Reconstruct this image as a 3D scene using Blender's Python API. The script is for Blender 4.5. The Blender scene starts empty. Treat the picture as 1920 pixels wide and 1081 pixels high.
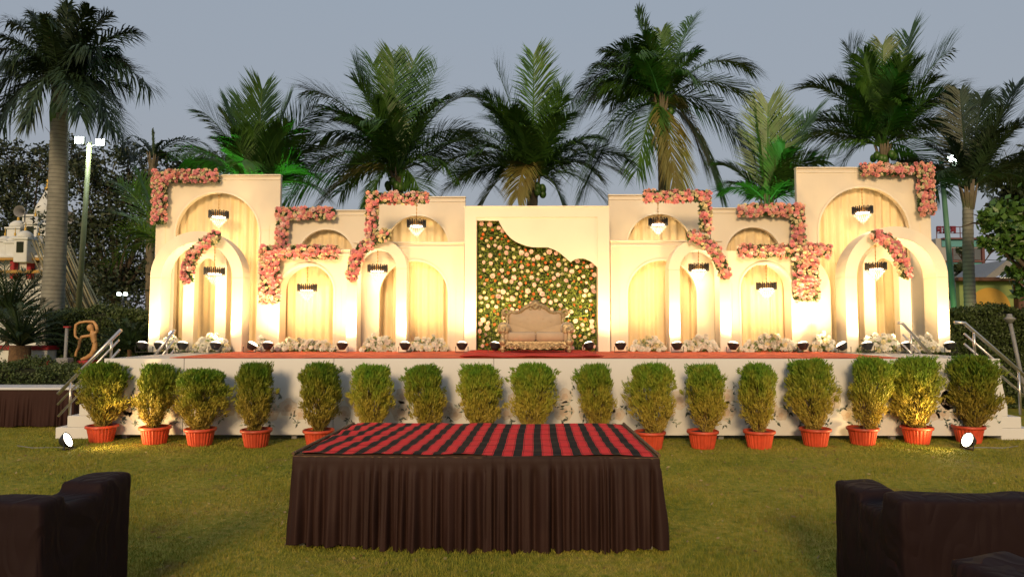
import bpy, math, random
import numpy as np
from mathutils import Vector, Matrix, Euler

random.seed(7)
rng = np.random.default_rng(7)
R = math.radians
scn = bpy.context.scene
C = scn.collection

# ------------------------------------------------------------------ camera, sky, warm front key, exposure
FPX, EYE = 1280.0, 1.75
PITCH, YAW = math.atan(71.5 / 1280.0), math.atan(10 / 1280.0)
cam_d = bpy.data.cameras.new('camera')
cam_d.sensor_width = 36.0
cam_d.lens = 24.0
cam_d.clip_end = 2000
cam = bpy.data.objects.new('camera', cam_d)
C.objects.link(cam)
cam.location = (0, 0, EYE)
cam.rotation_euler = Euler((math.pi / 2 + PITCH, 0, YAW), 'XYZ')
scn.camera = cam

world = bpy.data.worlds.new('World')
scn.world = world
world.use_nodes = True
wn = world.node_tree
wn.nodes.clear()
sky = wn.nodes.new('ShaderNodeTexSky')
sky.sky_type = 'NISHITA'
sky.sun_disc = False
sky.sun_elevation = R(19)
sky.sun_rotation = R(188)
sky.air_density = 1.5
sky.dust_density = 4.0
hs = wn.nodes.new('ShaderNodeMixRGB')
hs.blend_type = 'MIX'
hs.inputs['Fac'].default_value = 0.86
hs.inputs['Color2'].default_value = (3.5, 3.85, 4.4, 1)      # even grey-blue dusk overcast
wn.links.new(sky.outputs[0], hs.inputs['Color1'])
wtc = wn.nodes.new('ShaderNodeTexCoord')
wsp = wn.nodes.new('ShaderNodeSeparateXYZ'); wn.links.new(wtc.outputs['Generated'], wsp.inputs[0])
wno = wn.nodes.new('ShaderNodeTexNoise'); wno.inputs['Scale'].default_value = 1.6; wno.inputs['Detail'].default_value = 5
wmp = wn.nodes.new('ShaderNodeMapping'); wmp.inputs['Scale'].default_value = (1, 1, 4)
wn.links.new(wtc.outputs['Generated'], wmp.inputs[0]); wn.links.new(wmp.outputs[0], wno.inputs['Vector'])
wad = wn.nodes.new('ShaderNodeMath'); wad.operation = 'MULTIPLY_ADD'; wad.inputs[1].default_value = 0.16
wn.links.new(wno.outputs['Fac'], wad.inputs[0]); wn.links.new(wsp.outputs['Z'], wad.inputs[2])
wcr = wn.nodes.new('ShaderNodeValToRGB')
wcr.color_ramp.elements[0].position = 0.05; wcr.color_ramp.elements[0].color = (0.345, 0.345, 0.40, 1)
wcr.color_ramp.elements[1].position = 0.62; wcr.color_ramp.elements[1].color = (0.335, 0.395, 0.475, 1)
wel = wcr.color_ramp.elements.new(0.25); wel.color = (0.355, 0.38, 0.44, 1)
wn.links.new(wad.outputs[0], wcr.inputs['Fac'])
wsc = wn.nodes.new('ShaderNodeMixRGB'); wsc.blend_type = 'MULTIPLY'; wsc.inputs['Fac'].default_value = 1
wsc.inputs['Color2'].default_value = (10, 10, 10, 1)
wn.links.new(wcr.outputs[0], wsc.inputs['Color1'])
wn.links.new(wsc.outputs[0], hs.inputs['Color2'])
bg = wn.nodes.new('ShaderNodeBackground')
bg.inputs['Strength'].default_value = 0.10
wn.links.new(hs.outputs[0], bg.inputs['Color'])
wo = wn.nodes.new('ShaderNodeOutputWorld')
wn.links.new(bg.outputs[0], wo.inputs['Surface'])

front_key_d = bpy.data.lights.new('sun', 'SUN')  # warm key from behind the camera, added in place of unseen front lamps
front_key_d.energy = 2.35
front_key_d.angle = R(12)
front_key_d.color = (1.0, 0.70, 0.38)
front_key_o = bpy.data.objects.new('sun', front_key_d)
C.objects.link(front_key_o)
front_key_o.rotation_euler = (R(71), 0, R(-8))

scn.view_settings.view_transform = 'Standard'
scn.view_settings.look = 'None'
scn.view_settings.exposure = 0.0
scn.view_settings.gamma = 1.0
scn.render.engine = 'CYCLES'
scn.cycles.use_denoising = True
scn.cycles.max_bounces = 6
scn.cycles.diffuse_bounces = 3
scn.cycles.glossy_bounces = 2
scn.cycles.transmission_bounces = 4
scn.cycles.sample_clamp_indirect = 6.0
scn.cycles.use_light_tree = True

WARM = (1.0, 0.69, 0.31)

# ------------------------------------------------------------------ helpers
_cm = cam.rotation_euler.to_matrix()
_R, _U, _F = _cm.col[0], _cm.col[1], -_cm.col[2]
def P(px, py, Y):
    "the point at depth Y that the photograph shows at pixel px, py"
    d = _F + _R * ((px - 960.0) / FPX) + _U * ((540.5 - py) / FPX)
    t = Y / d.y
    return Vector((d.x * t, Y, EYE + d.z * t))
def G(px, py):
    d = _F + _R * ((px - 960.0) / FPX) + _U * ((540.5 - py) / FPX)
    t = -EYE / d.z
    return Vector((d.x * t, d.y * t, 0))
def X(px, Y, py=612): return P(px, py, Y).x
def Z(py, Y, px=960): return P(px, py, Y).z

def mat(name, col, rough=0.6, var=0.12, scale=3.0, bump=0.0, bscale=40.0, metal=0.0, emit=None, estr=0.0,
        trans=0.0, alpha=1.0, sheen=0.0, spec=None, coord='Object', col2=None, rnd=0.0, subsurf=0.0):
    m = bpy.data.materials.new(name)
    m.use_nodes = True
    nt = m.node_tree
    b = nt.nodes['Principled BSDF']
    b.inputs['Roughness'].default_value = rough
    b.inputs['Metallic'].default_value = metal
    if spec is not None: b.inputs['Specular IOR Level'].default_value = spec
    if sheen: b.inputs['Sheen Weight'].default_value = sheen
    if trans: b.inputs['Transmission Weight'].default_value = trans
    if emit is not None:
        b.inputs['Emission Color'].default_value = (*emit, 1)
        b.inputs['Emission Strength'].default_value = estr
    tc = nt.nodes.new('ShaderNodeTexCoord')
    no = nt.nodes.new('ShaderNodeTexNoise')
    no.inputs['Scale'].default_value = scale
    no.inputs['Detail'].default_value = 5.0
    nt.links.new(tc.outputs[coord], no.inputs['Vector'])
    cr = nt.nodes.new('ShaderNodeValToRGB')
    c2 = col2 if col2 else tuple(min(1, c * (1 + var)) for c in col)
    c1 = tuple(c * (1 - var) for c in col) if not col2 else col
    cr.color_ramp.elements[0].color = (*c1, 1)
    cr.color_ramp.elements[1].color = (*c2, 1)
    cr.color_ramp.elements[0].position = 0.32
    cr.color_ramp.elements[1].position = 0.68
    nt.links.new(no.outputs['Fac'], cr.inputs['Fac'])
    out = cr.outputs['Color']
    if rnd:
        oi = nt.nodes.new('ShaderNodeObjectInfo')
        mr = nt.nodes.new('ShaderNodeMapRange')
        mr.inputs['To Min'].default_value = 1 - rnd
        mr.inputs['To Max'].default_value = 1 + rnd
        nt.links.new(oi.outputs['Random'], mr.inputs['Value'])
        hv = nt.nodes.new('ShaderNodeHueSaturation')
        nt.links.new(mr.outputs[0], hv.inputs['Value'])
        nt.links.new(out, hv.inputs['Color'])
        out = hv.outputs['Color']
    nt.links.new(out, b.inputs['Base Color'])
    if bump:
        n2 = nt.nodes.new('ShaderNodeTexNoise')
        n2.inputs['Scale'].default_value = bscale
        n2.inputs['Detail'].default_value = 4.0
        nt.links.new(tc.outputs[coord], n2.inputs['Vector'])
        bp = nt.nodes.new('ShaderNodeBump')
        bp.inputs['Strength'].default_value = bump
        bp.inputs['Distance'].default_value = 0.02
        nt.links.new(n2.outputs['Fac'], bp.inputs['Height'])
        nt.links.new(bp.outputs[0], b.inputs['Normal'])
    return m

class MB:
    def __init__(s): s.v = []; s.f = []
    def add(s, v, f):
        o = len(s.v)
        s.v += [tuple(p) for p in v]
        s.f += [tuple(i + o for i in q) for q in f]
        return s
    def box(s, x0, x1, y0, y1, z0, z1, bev=0.0):
        if bev <= 0:
            v = [(x, y, z) for z in (z0, z1) for y in (y0, y1) for x in (x0, x1)]
            return s.add(v, [(0, 2, 3, 1), (4, 5, 7, 6), (0, 1, 5, 4), (2, 6, 7, 3), (0, 4, 6, 2), (1, 3, 7, 5)])
        b = bev
        pr = [(x0 + b, y0), (x1 - b, y0), (x1, y0 + b), (x1, y1 - b), (x1 - b, y1), (x0 + b, y1), (x0, y1 - b), (x0, y0 + b)]
        def ring(k, z):
            cx, cy = (x0 + x1) / 2, (y0 + y1) / 2
            return [(p[0] + (b * k if p[0] < cx else -b * k), p[1] + (b * k if p[1] < cy else -b * k), z) for p in pr]
        v = ring(0.8, z0) + ring(0, z0 + b) + ring(0, z1 - b) + ring(0.8, z1)
        f = [tuple(range(7, -1, -1)), tuple(range(24, 32))]
        for r in range(3):
            for i in range(8):
                j = (i + 1) % 8
                f.append((r * 8 + i, r * 8 + j, r * 8 + 8 + j, r * 8 + 8 + i))
        return s.add(v, f)
    def tube(s, pts, rad, n=8, cap=True, flat=1.0):
        pts = [Vector(p) for p in pts]
        if not hasattr(rad, '__len__'): rad = [rad] * len(pts)
        v = []; f = []
        ref = None
        for i, p in enumerate(pts):
            t = (pts[min(i + 1, len(pts) - 1)] - pts[max(i - 1, 0)]).normalized()
            if ref is None:
                ref = Vector((0, 0, 1)) if abs(t.z) < 0.9 else Vector((0, 1, 0))
            a = t.cross(ref)
            if a.length < 1e-5: a = t.cross(Vector((1, 0, 0)))
            a.normalize()
            b = a.cross(t).normalized()
            ref = b
            for k in range(n):
                th = 2 * math.pi * k / n
                q = a * math.cos(th) * rad[i] + b * math.sin(th) * rad[i]
                if flat != 1.0: q.y *= flat
                v.append(p + q)
        m = len(pts)
        for i in range(m - 1):
            for k in range(n):
                j = (k + 1) % n
                f.append((i * n + k, i * n + j, (i + 1) * n + j, (i + 1) * n + k))
        if cap:
            f.append(tuple(range(n - 1, -1, -1)))
            f.append(tuple(range((m - 1) * n, m * n)))
        return s.add(v, f)
    def lathe(s, prof, n=20, c=(0, 0, 0), axis='z', cap=True, lobes=None):
        v = []; f = []
        for (r, z) in prof:
            for k in range(n):
                th = 2 * math.pi * k / n
                rr = r * (lobes(th) if lobes else 1.0)
                if axis == 'z': v.append((c[0] + rr * math.cos(th), c[1] + rr * math.sin(th), c[2] + z))
                elif axis == 'y': v.append((c[0] + rr * math.cos(th), c[1] + z, c[2] + rr * math.sin(th)))
                else: v.append((c[0] + z, c[1] + rr * math.cos(th), c[2] + rr * math.sin(th)))
        m = len(prof)
        for i in range(m - 1):
            for k in range(n):
                j = (k + 1) % n
                f.append((i * n + k, i * n + j, (i + 1) * n + j, (i + 1) * n + k))
        if cap:
            f.append(tuple(range(n - 1, -1, -1)))
            f.append(tuple(range((m - 1) * n, m * n)))
        return s.add(v, f)
    def prism(s, poly, y0, y1):
        "polygon in x, z extruded in y"
        n = len(poly)
        v = [(p[0], y0, p[1]) for p in poly] + [(p[0], y1, p[1]) for p in poly]
        f = [tuple(range(n)), tuple(range(2 * n - 1, n - 1, -1))]
        for i in range(n):
            j = (i + 1) % n
            f.append((i, i + n, j + n, j))
        return s.add(v, f)
    def blob(s, c, r, n=8, m=5):
        prof = [(math.sin(math.pi * i / m) * 1.0 + 1e-4, -math.cos(math.pi * i / m)) for i in range(m + 1)]
        rx, ry, rz = (r if hasattr(r, '__len__') else (r, r, r))
        v = []; f = []
        for (q, z) in prof:
            for k in range(n):
                th = 2 * math.pi * k / n
                v.append((c[0] + rx * q * math.cos(th), c[1] + ry * q * math.sin(th), c[2] + rz * z))
        for i in range(m):
            for k in range(n):
                j = (k + 1) % n
                f.append((i * n + k, i * n + j, (i + 1) * n + j, (i + 1) * n + k))
        return s.add(v, f)
    def mesh(s, name, material, smooth=False):
        me = bpy.data.meshes.new(name)
        me.from_pydata(s.v, [], s.f)
        if material: me.materials.append(material)
        if smooth: me.polygons.foreach_set('use_smooth', [True] * len(me.polygons))
        me.update()
        return me
    def build(s, name, material, parent=None, smooth=False, fix=True):
        me = s.mesh(name, material, smooth)
        if fix:
            import bmesh
            bm = bmesh.new(); bm.from_mesh(me)
            bmesh.ops.recalc_face_normals(bm, faces=bm.faces)
            bm.to_mesh(me); bm.free()
        return link(name, me, parent)

def link(name, me, parent=None, loc=None):
    o = bpy.data.objects.new(name, me)
    C.objects.link(o)
    if parent:
        o.parent = parent
        if loc is None:
            o.matrix_parent_inverse = PINV(parent)
        else:
            o.location = loc
    elif loc is not None:
        o.location = loc
    return o
def PINV(p):
    m = Matrix.LocRotScale(p.location, p.rotation_euler, p.scale)
    if p.parent: m = p.parent.matrix_basis @ p.matrix_parent_inverse @ m if False else m
    return m.inverted()

def np_mesh(name, V, F, material, smooth=False):
    V = np.asarray(V, dtype=np.float32); F = np.asarray(F, dtype=np.int32)
    me = bpy.data.meshes.new(name)
    n, k = F.shape
    me.vertices.add(len(V)); me.vertices.foreach_set('co', V.ravel())
    me.loops.add(n * k); me.loops.foreach_set('vertex_index', F.ravel())
    me.polygons.add(n)
    me.polygons.foreach_set('loop_start', np.arange(0, n * k, k, dtype=np.int32))
    me.polygons.foreach_set('loop_total', np.full(n, k, dtype=np.int32))
    me.update(calc_edges=True)
    me.validate()
    if material: me.materials.append(material)
    return me

def tag(o, label, cat, group=None, kind=None):
    if label: o['label'] = label
    if cat: o['category'] = cat
    if group: o['group'] = group
    if kind: o['kind'] = kind
    return o
def thing(name, label, cat, loc=(0, 0, 0), group=None):
    o = bpy.data.objects.new(name, None)
    o.empty_display_size = 0.1
    C.objects.link(o)
    o.location = loc
    return tag(o, label, cat, group)
def ORD(i): return ['first', 'second', 'third', 'fourth', 'fifth', 'sixth', 'seventh', 'eighth', 'ninth', 'tenth', 'eleventh', 'twelfth', 'thirteenth', 'fourteenth', 'fifteenth', 'sixteenth', 'seventeenth', 'eighteenth', 'nineteenth', 'twentieth'][i]

def leaf_cards(cent, dirs, length, width, rg, fold=0.0):
    "kite shaped leaves: cent n x 3, dirs n x 3"
    n = len(cent)
    d = dirs / (np.linalg.norm(dirs, axis=1, keepdims=True) + 1e-9)
    r = rg.normal(size=(n, 3))
    s = np.cross(d, r); s /= (np.linalg.norm(s, axis=1, keepdims=True) + 1e-9)
    L = (length * rg.uniform(0.7, 1.3, n))[:, None]; W = (width * rg.uniform(0.7, 1.3, n))[:, None]
    a = cent - d * L * 0.5
    b = cent + s * W * 0.5
    c = cent + d * L * 0.5
    e = cent - s * W * 0.5
    V = np.stack([a, b, c, e], 1).reshape(-1, 3)
    F = np.arange(4 * n).reshape(n, 4)
    return V, F

# ------------------------------------------------------------------ materials
M = {}
M['panel'] = mat('cream_painted_panel', (0.76, 0.66, 0.51), 0.55, 0.045, 1.3, 0.10, 7)
M['panel2'] = mat('white_painted_panel', (0.79, 0.70, 0.56), 0.5, 0.04, 1.1, 0.10, 6)
M['clad'] = mat('white_flex_cladding', (0.70, 0.69, 0.67), 0.45, 0.035, 0.9, 0.05, 9)
M['curtain'] = mat('beige_curtain', (0.80, 0.63, 0.37), 0.8, 0.03, 5, 0.1, 120)
M['carpet'] = mat('orange_red_carpet', (0.70, 0.13, 0.055), 0.95, 0.2, 5, 0.4, 150)
M['carpet2'] = mat('bright_red_carpet', (0.55, 0.03, 0.02), 0.95, 0.15, 6, 0.4, 150)
M['deck'] = mat('grey_white_deck', (0.5, 0.5, 0.5), 0.6, 0.08, 2)
M['steel'] = mat('brushed_steel', (0.62, 0.58, 0.54), 0.33, 0.08, 20, metal=0.9)
M['pot'] = mat('terracotta_plastic', (0.56, 0.068, 0.026), 0.45, 0.2, 9, 0.15, 25, rnd=0.25)
M['soil'] = mat('dark_soil', (0.03, 0.02, 0.013), 0.95, 0.4, 30, 0.6, 60)
M['bark'] = mat('brown_stem', (0.13, 0.075, 0.035), 0.9, 0.3, 20, 0.5, 40)
M['skirt'] = mat('brown_satin_skirt', (0.030, 0.013, 0.010), 0.65, 0.12, 3, 0.05, 200, spec=0.2)
M['skirt_dark'] = mat('dark_brown_skirt', (0.035, 0.015, 0.012), 0.7, 0.12, 3, 0.05, 200, spec=0.15)
M['cover_old'] = mat('maroon_sofa_cover', (0.022, 0.009, 0.010), 0.6, 0.15, 4, 0.35, 9, spec=0.25)
M['black'] = mat('black_metal', (0.02, 0.02, 0.022), 0.45, 0.1, 20)
M['grey'] = mat('grey_metal', (0.22, 0.22, 0.22), 0.5, 0.1, 20)
M['gold'] = mat('antique_gold', (0.50, 0.38, 0.21), 0.38, 0.3, 30, 0.7, 45, metal=0.6)
M['beige'] = mat('beige_upholstery', (0.52, 0.38, 0.24), 0.7, 0.06, 8, 0.08, 150, sheen=0.3)
M['brass'] = mat('brass', (0.5, 0.27, 0.08), 0.4, 0.1, 20, metal=0.8)
M['crystal'] = mat('lit_crystal', (0.25, 0.22, 0.17), 0.1, 0.05, 20, emit=(1.0, 0.84, 0.55), estr=0.8)
M['bulb'] = mat('lit_bulb', (1, 1, 1), 0.5, 0, 5, emit=(1.0, 0.90, 0.70), estr=9.0)
M['parlens'] = mat('lit_par_lens', (1, 1, 1), 0.5, 0, 5, emit=(1.0, 0.86, 0.60), estr=8.0)
M['flood'] = mat('lit_flood_face', (1, 1, 1), 0.5, 0, 5, emit=(1.0, 0.88, 0.62), estr=14.0)
M['led'] = mat('lit_led_face', (1, 1, 1), 0.5, 0, 5, emit=(0.85, 1.0, 0.95), estr=16.0)
M['pink'] = mat('pink_petals', (0.84, 0.33, 0.33), 0.6, 0.12, 25, rnd=0.1)
M['coral'] = mat('coral_petals', (0.86, 0.43, 0.32), 0.6, 0.12, 25, rnd=0.1)
M['blush'] = mat('blush_petals', (0.86, 0.58, 0.50), 0.6, 0.15, 25, rnd=0.15)
M['cream'] = mat('cream_petals', (0.76, 0.66, 0.38), 0.6, 0.12, 25, rnd=0.15)
M['orange'] = mat('orange_petals', (0.70, 0.18, 0.04), 0.6, 0.2, 25, rnd=0.2)
M['white'] = mat('white_petals', (0.80, 0.76, 0.66), 0.6, 0.06, 25, rnd=0.1)
M['gleaf'] = mat('garland_leaf', (0.05, 0.10, 0.02), 0.5, 0.4, 12)
M['mleaf'] = mat('mound_leaf', (0.16, 0.22, 0.06), 0.5, 0.4, 12)
M['wleaf'] = mat('wall_leaf', (0.09, 0.16, 0.018), 0.5, 0.4, 14, col2=(0.30, 0.36, 0.05))
M['wleaf_back'] = mat('wall_leaf_backing', (0.02, 0.035, 0.01), 0.9, 0.3, 9)
M['palm'] = mat('palm_frond', (0.030, 0.086, 0.012), 0.45, 0.3, 3, col2=(0.062, 0.145, 0.018), rnd=0.2)
M['palm_lit'] = mat('green_lit_palm_frond', (0.06, 0.15, 0.02), 0.45, 0.3, 3, col2=(0.11, 0.22, 0.03), rnd=0.2)  # brighter copy of the palm colour with green lamplight put into it
M['palm_y'] = mat('yellowing_palm_frond', (0.11, 0.085, 0.015), 0.55, 0.3, 3, col2=(0.15, 0.14, 0.03), rnd=0.2)
M['palm_d'] = mat('dark_palm_frond', (0.018, 0.040, 0.012), 0.55, 0.3, 3, rnd=0.2)
M['rachis'] = mat('frond_rib', (0.15, 0.17, 0.04), 0.5, 0.2, 5)
M['tree_leaf'] = mat('dark_tree_leaf', (0.026, 0.040, 0.014), 0.6, 0.4, 3)
M['almond'] = mat('almond_leaf', (0.03, 0.085, 0.012), 0.45, 0.4, 4, col2=(0.07, 0.15, 0.02))
M['hedge'] = mat('hedge_leaf', (0.035, 0.06, 0.012), 0.6, 0.4, 2.2, col2=(0.065, 0.095, 0.02))
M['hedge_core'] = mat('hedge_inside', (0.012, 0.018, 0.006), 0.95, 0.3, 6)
M['trunk'] = mat('grey_palm_trunk', (0.20, 0.20, 0.17), 0.85, 0.2, 5, 0.3, 20)
def rings(m, sc, dark):
    nt = m.node_tree; b = nt.nodes['Principled BSDF']
    src = b.inputs['Base Color'].links[0].from_socket
    tc = nt.nodes.new('ShaderNodeTexCoord'); wv = nt.nodes.new('ShaderNodeTexWave')
    wv.bands_direction = 'Z'; wv.inputs['Scale'].default_value = sc; wv.inputs['Distortion'].default_value = 1.2; wv.inputs['Detail'].default_value = 3
    nt.links.new(tc.outputs['Object'], wv.inputs['Vector'])
    cr = nt.nodes.new('ShaderNodeValToRGB'); cr.color_ramp.elements[0].position = 0.03; cr.color_ramp.elements[1].position = 0.22
    cr.color_ramp.elements[0].color = (dark, dark, dark, 1)
    nt.links.new(wv.outputs['Fac'], cr.inputs['Fac'])
    mx = nt.nodes.new('ShaderNodeMixRGB'); mx.blend_type = 'MULTIPLY'; mx.inputs['Fac'].default_value = 1
    nt.links.new(src, mx.inputs['Color1']); nt.links.new(cr.outputs[0], mx.inputs['Color2']); nt.links.new(mx.outputs[0], b.inputs['Base Color'])
rings(M['trunk'], 3.4, 0.6)
M['trunk_b'] = mat('brown_palm_trunk', (0.14, 0.115, 0.075), 0.9, 0.25, 5, 0.5, 14)
M['wood'] = mat('tree_bark', (0.06, 0.045, 0.03), 0.95, 0.3, 6, 0.6, 12)
M['white_wall'] = mat('white_plaster', (0.62, 0.64, 0.62), 0.8, 0.08, 3)
M['red_paint'] = mat('red_paint', (0.34, 0.02, 0.025), 0.7, 0.12, 4)
M['maroon'] = mat('maroon_sign_paint', (0.15, 0.012, 0.03), 0.7, 0.1, 4)
M['ochre'] = mat('ochre_paint', (0.42, 0.24, 0.05), 0.7, 0.12, 4)
M['dome_gold'] = mat('gilded_finial', (0.5, 0.32, 0.05), 0.5, 0.1, 4, metal=0.3)
M['bamboo'] = mat('dry_bamboo', (0.16, 0.14, 0.075), 0.7, 0.3, 4, rnd=0.3)
M['gpole'] = mat('painted_green_pole', (0.10, 0.25, 0.17), 0.5, 0.1, 3)
M['ypole'] = mat('olive_lamp_pole', (0.16, 0.17, 0.07), 0.6, 0.15, 3)
M['statue'] = mat('golden_ochre_statue', (0.46, 0.25, 0.095), 0.5, 0.12, 6, 0.2, 20)
M['teal'] = mat('teal_paint', (0.09, 0.27, 0.30), 0.7, 0.08, 1)
M['bwall'] = mat('pale_building', (0.33, 0.32, 0.32), 0.8, 0.06, 1)
M['bframe'] = mat('maroon_trim', (0.13, 0.05, 0.05), 0.7, 0.1, 1)
M['glass'] = mat('dark_window_glass', (0.10, 0.11, 0.12), 0.08, 0.1, 1)
M['gwall'] = mat('lime_boundary_wall', (0.22, 0.30, 0.10), 0.8, 0.12, 1)
M['ywall'] = mat('yellow_sun_mural', (0.50, 0.30, 0.05), 0.8, 0.1, 1)
M['rust'] = mat('rusty_beam', (0.10, 0.05, 0.03), 0.85, 0.3, 6)
M['print_rose'] = mat('printed_peach_rose', (0.62, 0.54, 0.46), 0.45, 0.06, 12)
M['print_rose2'] = mat('printed_rose_heart', (0.56, 0.43, 0.33), 0.45, 0.1, 14)
M['print_leaf'] = mat('printed_leaf', (0.07, 0.10, 0.09), 0.45, 0.4, 9)
M['print_pale'] = mat('printed_pale_leaf', (0.36, 0.40, 0.33), 0.45, 0.15, 9)
M['paint_white'] = mat('white_top_cloth', (0.6, 0.6, 0.62), 0.6, 0.05, 3)
M['stone'] = mat('pale_stone', (0.3, 0.27, 0.2), 0.9, 0.2, 10, 0.4, 20)

def cover_material():
    m = bpy.data.materials.new('maroon_draped_cover')
    m.use_nodes = True
    nt = m.node_tree; b = nt.nodes['Principled BSDF']
    b.inputs['Base Color'].default_value = (0.015, 0.0065, 0.0072, 1)
    b.inputs['Roughness'].default_value = 0.7
    b.inputs['Specular IOR Level'].default_value = 0.15
    tc = nt.nodes.new('ShaderNodeTexCoord')
    mp = nt.nodes.new('ShaderNodeMapping'); mp.inputs['Scale'].default_value = (2.6, 2.6, 0.8); mp.inputs['Rotation'].default_value = (0.5, 0.45, 0)
    nt.links.new(tc.outputs['Object'], mp.inputs[0])
    no = nt.nodes.new('ShaderNodeTexNoise'); no.inputs['Scale'].default_value = 1.6; no.inputs['Detail'].default_value = 2.0; no.inputs['Distortion'].default_value = 0.6
    nt.links.new(mp.outputs[0], no.inputs['Vector'])
    cr = nt.nodes.new('ShaderNodeMath'); cr.operation = 'PINGPONG'; cr.inputs[1].default_value = 0.09
    nt.links.new(no.outputs['Fac'], cr.inputs[0])
    bp = nt.nodes.new('ShaderNodeBump'); bp.inputs['Strength'].default_value = 0.45; bp.inputs['Distance'].default_value = 0.18
    nt.links.new(cr.outputs[0], bp.inputs['Height']); nt.links.new(bp.outputs[0], b.inputs['Normal'])
    return m
M['cover'] = cover_material()
def lawn_material():
    m = bpy.data.materials.new('lawn')
    m.use_nodes = True
    nt = m.node_tree; b = nt.nodes['Principled BSDF']
    b.inputs['Roughness'].default_value = 0.75
    b.inputs['Specular IOR Level'].default_value = 0.08
    tc = nt.nodes.new('ShaderNodeTexCoord')
    n1 = nt.nodes.new('ShaderNodeTexNoise'); n1.inputs['Scale'].default_value = 0.55; n1.inputs['Detail'].default_value = 8; n1.inputs['Roughness'].default_value = 0.72
    n2 = nt.nodes.new('ShaderNodeTexNoise'); n2.inputs['Scale'].default_value = 14; n2.inputs['Detail'].default_value = 3
    nt.links.new(tc.outputs['Object'], n1.inputs['Vector']); nt.links.new(tc.outputs['Object'], n2.inputs['Vector'])
    mx = nt.nodes.new('ShaderNodeMath'); mx.operation = 'MULTIPLY_ADD'; mx.inputs[1].default_value = 0.45
    nt.links.new(n2.outputs['Fac'], mx.inputs[0])
    m2 = nt.nodes.new('ShaderNodeMath'); m2.operation = 'MULTIPLY'; m2.inputs[1].default_value = 0.55
    nt.links.new(n1.outputs['Fac'], m2.inputs[0]); nt.links.new(m2.outputs[0], mx.inputs[2])
    cr = nt.nodes.new('ShaderNodeValToRGB')
    e = cr.color_ramp.elements
    e[0].position = 0.36; e[0].color = (0.115, 0.155, 0.020, 1)
    e[1].position = 0.66; e[1].color = (0.40, 0.31, 0.075, 1)
    k = e.new(0.5); k.color = (0.255, 0.245, 0.036, 1)
    nt.links.new(mx.outputs[0], cr.inputs['Fac'])
    n3 = nt.nodes.new('ShaderNodeTexNoise'); n3.inputs['Scale'].default_value = 1.7; n3.inputs['Detail'].default_value = 7; n3.inputs['Roughness'].default_value = 0.7
    nt.links.new(tc.outputs['Object'], n3.inputs['Vector'])
    c3 = nt.nodes.new('ShaderNodeValToRGB'); c3.color_ramp.elements[0].position = 0.55; c3.color_ramp.elements[1].position = 0.70
    c3.color_ramp.elements[1].color = (0.7, 0.7, 0.7, 1)
    nt.links.new(n3.outputs['Fac'], c3.inputs['Fac'])
    m3 = nt.nodes.new('ShaderNodeMixRGB'); nt.links.new(c3.outputs[0], m3.inputs['Fac'])
    nt.links.new(cr.outputs[0], m3.inputs['Color1']); m3.inputs['Color2'].default_value = (0.20, 0.135, 0.05, 1)
    nt.links.new(m3.outputs[0], b.inputs['Base Color'])
    return m
M['lawn'] = lawn_material()

# ------------------------------------------------------------------ ground and grass
g = MB()
g.add([(-300, -60, 0), (300, -60, 0), (300, 500, 0), (-300, 500, 0)], [(0, 1, 2, 3)])
o = g.build('ground', M['lawn']); o['kind'] = 'structure'

YF = 10.67           # stage front
DZ = 1.25            # deck height
def grass():
    n = 330000
    y = 4.55 + (rng.random(n) ** 1.15) * 7.6
    x = (rng.random(n) * 2 - 1) * (y * 0.79 + 0.35)
    t0 = 1.0
    keep = ~((x > -1.72) & (x < 1.0) & (y > 5.6) & (y < 7.2))
    keep &= ~((y > 10.75) & (x > -6.4) & (x < 7.4))
    x, y = x[keep], y[keep]; n = len(x)
    h = rng.uniform(0.012, 0.034, n) * (1 + 0.5 * np.sin(x * 3.1) * np.sin(y * 2.3))
    a = rng.uniform(0, 2 * np.pi, n); w = rng.uniform(0.0016, 0.0034, n) * (0.7 + y / 12)
    lean = rng.normal(size=(n, 2)) * 0.013
    b = np.stack([x, y, np.zeros(n)], 1)
    s = np.stack([np.cos(a) * w, np.sin(a) * w, np.zeros(n)], 1)
    tip = b + np.concatenate([lean, h[:, None]], 1)
    V = np.stack([b - s, b + s, tip], 1).reshape(-1, 3)
    F = np.arange(3 * n).reshape(n, 3)
    o = link('grass', np_mesh('grass', V, F, M['lawn']))
    tag(o, 'short mown lawn grass in front of the stage', 'grass', kind='stuff')
grass()

# ------------------------------------------------------------------ stage platform
XL, XR = X(197, YF), X(1873, YF)
st = thing('stage_platform', 'long white clad stage platform with rose print on its front', 'stage', (0, YF, 0))
YBK = 15.2
MB().box(XL, XR, YF + 0.03, YBK, DZ - 0.10, DZ).build('deck', M['deck'], st)
seams = [XL] + [X(p, YF) for p in (347, 627, 926, 1232, 1530, 1800)] + [XR]
for i in range(len(seams) - 1):
    a, b = seams[i], seams[i + 1]
    MB().box(a + 0.004, b - 0.004, YF, YF + 0.025, 0.075, DZ + 0.004, 0.004).build('front_panel', M['clad'], st)
MB().box(XL, XL + 0.02, YF + 0.03, YBK - 0.5, 0.075, DZ - 0.105).build('side_panel', M['clad'], st)
MB().box(XR - 0.02, XR, YF + 0.03, YBK - 0.5, 0.075, DZ - 0.105).build('side_panel', M['clad'], st)
for k in range(11):
    x = XL + 0.3 + (XR - XL - 0.6) * k / 10
    MB().box(x - 0.04, x + 0.04, YF + 0.10, YF + 0.18, 0, DZ - 0.102).build('leg', M['grey'], st)
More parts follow.
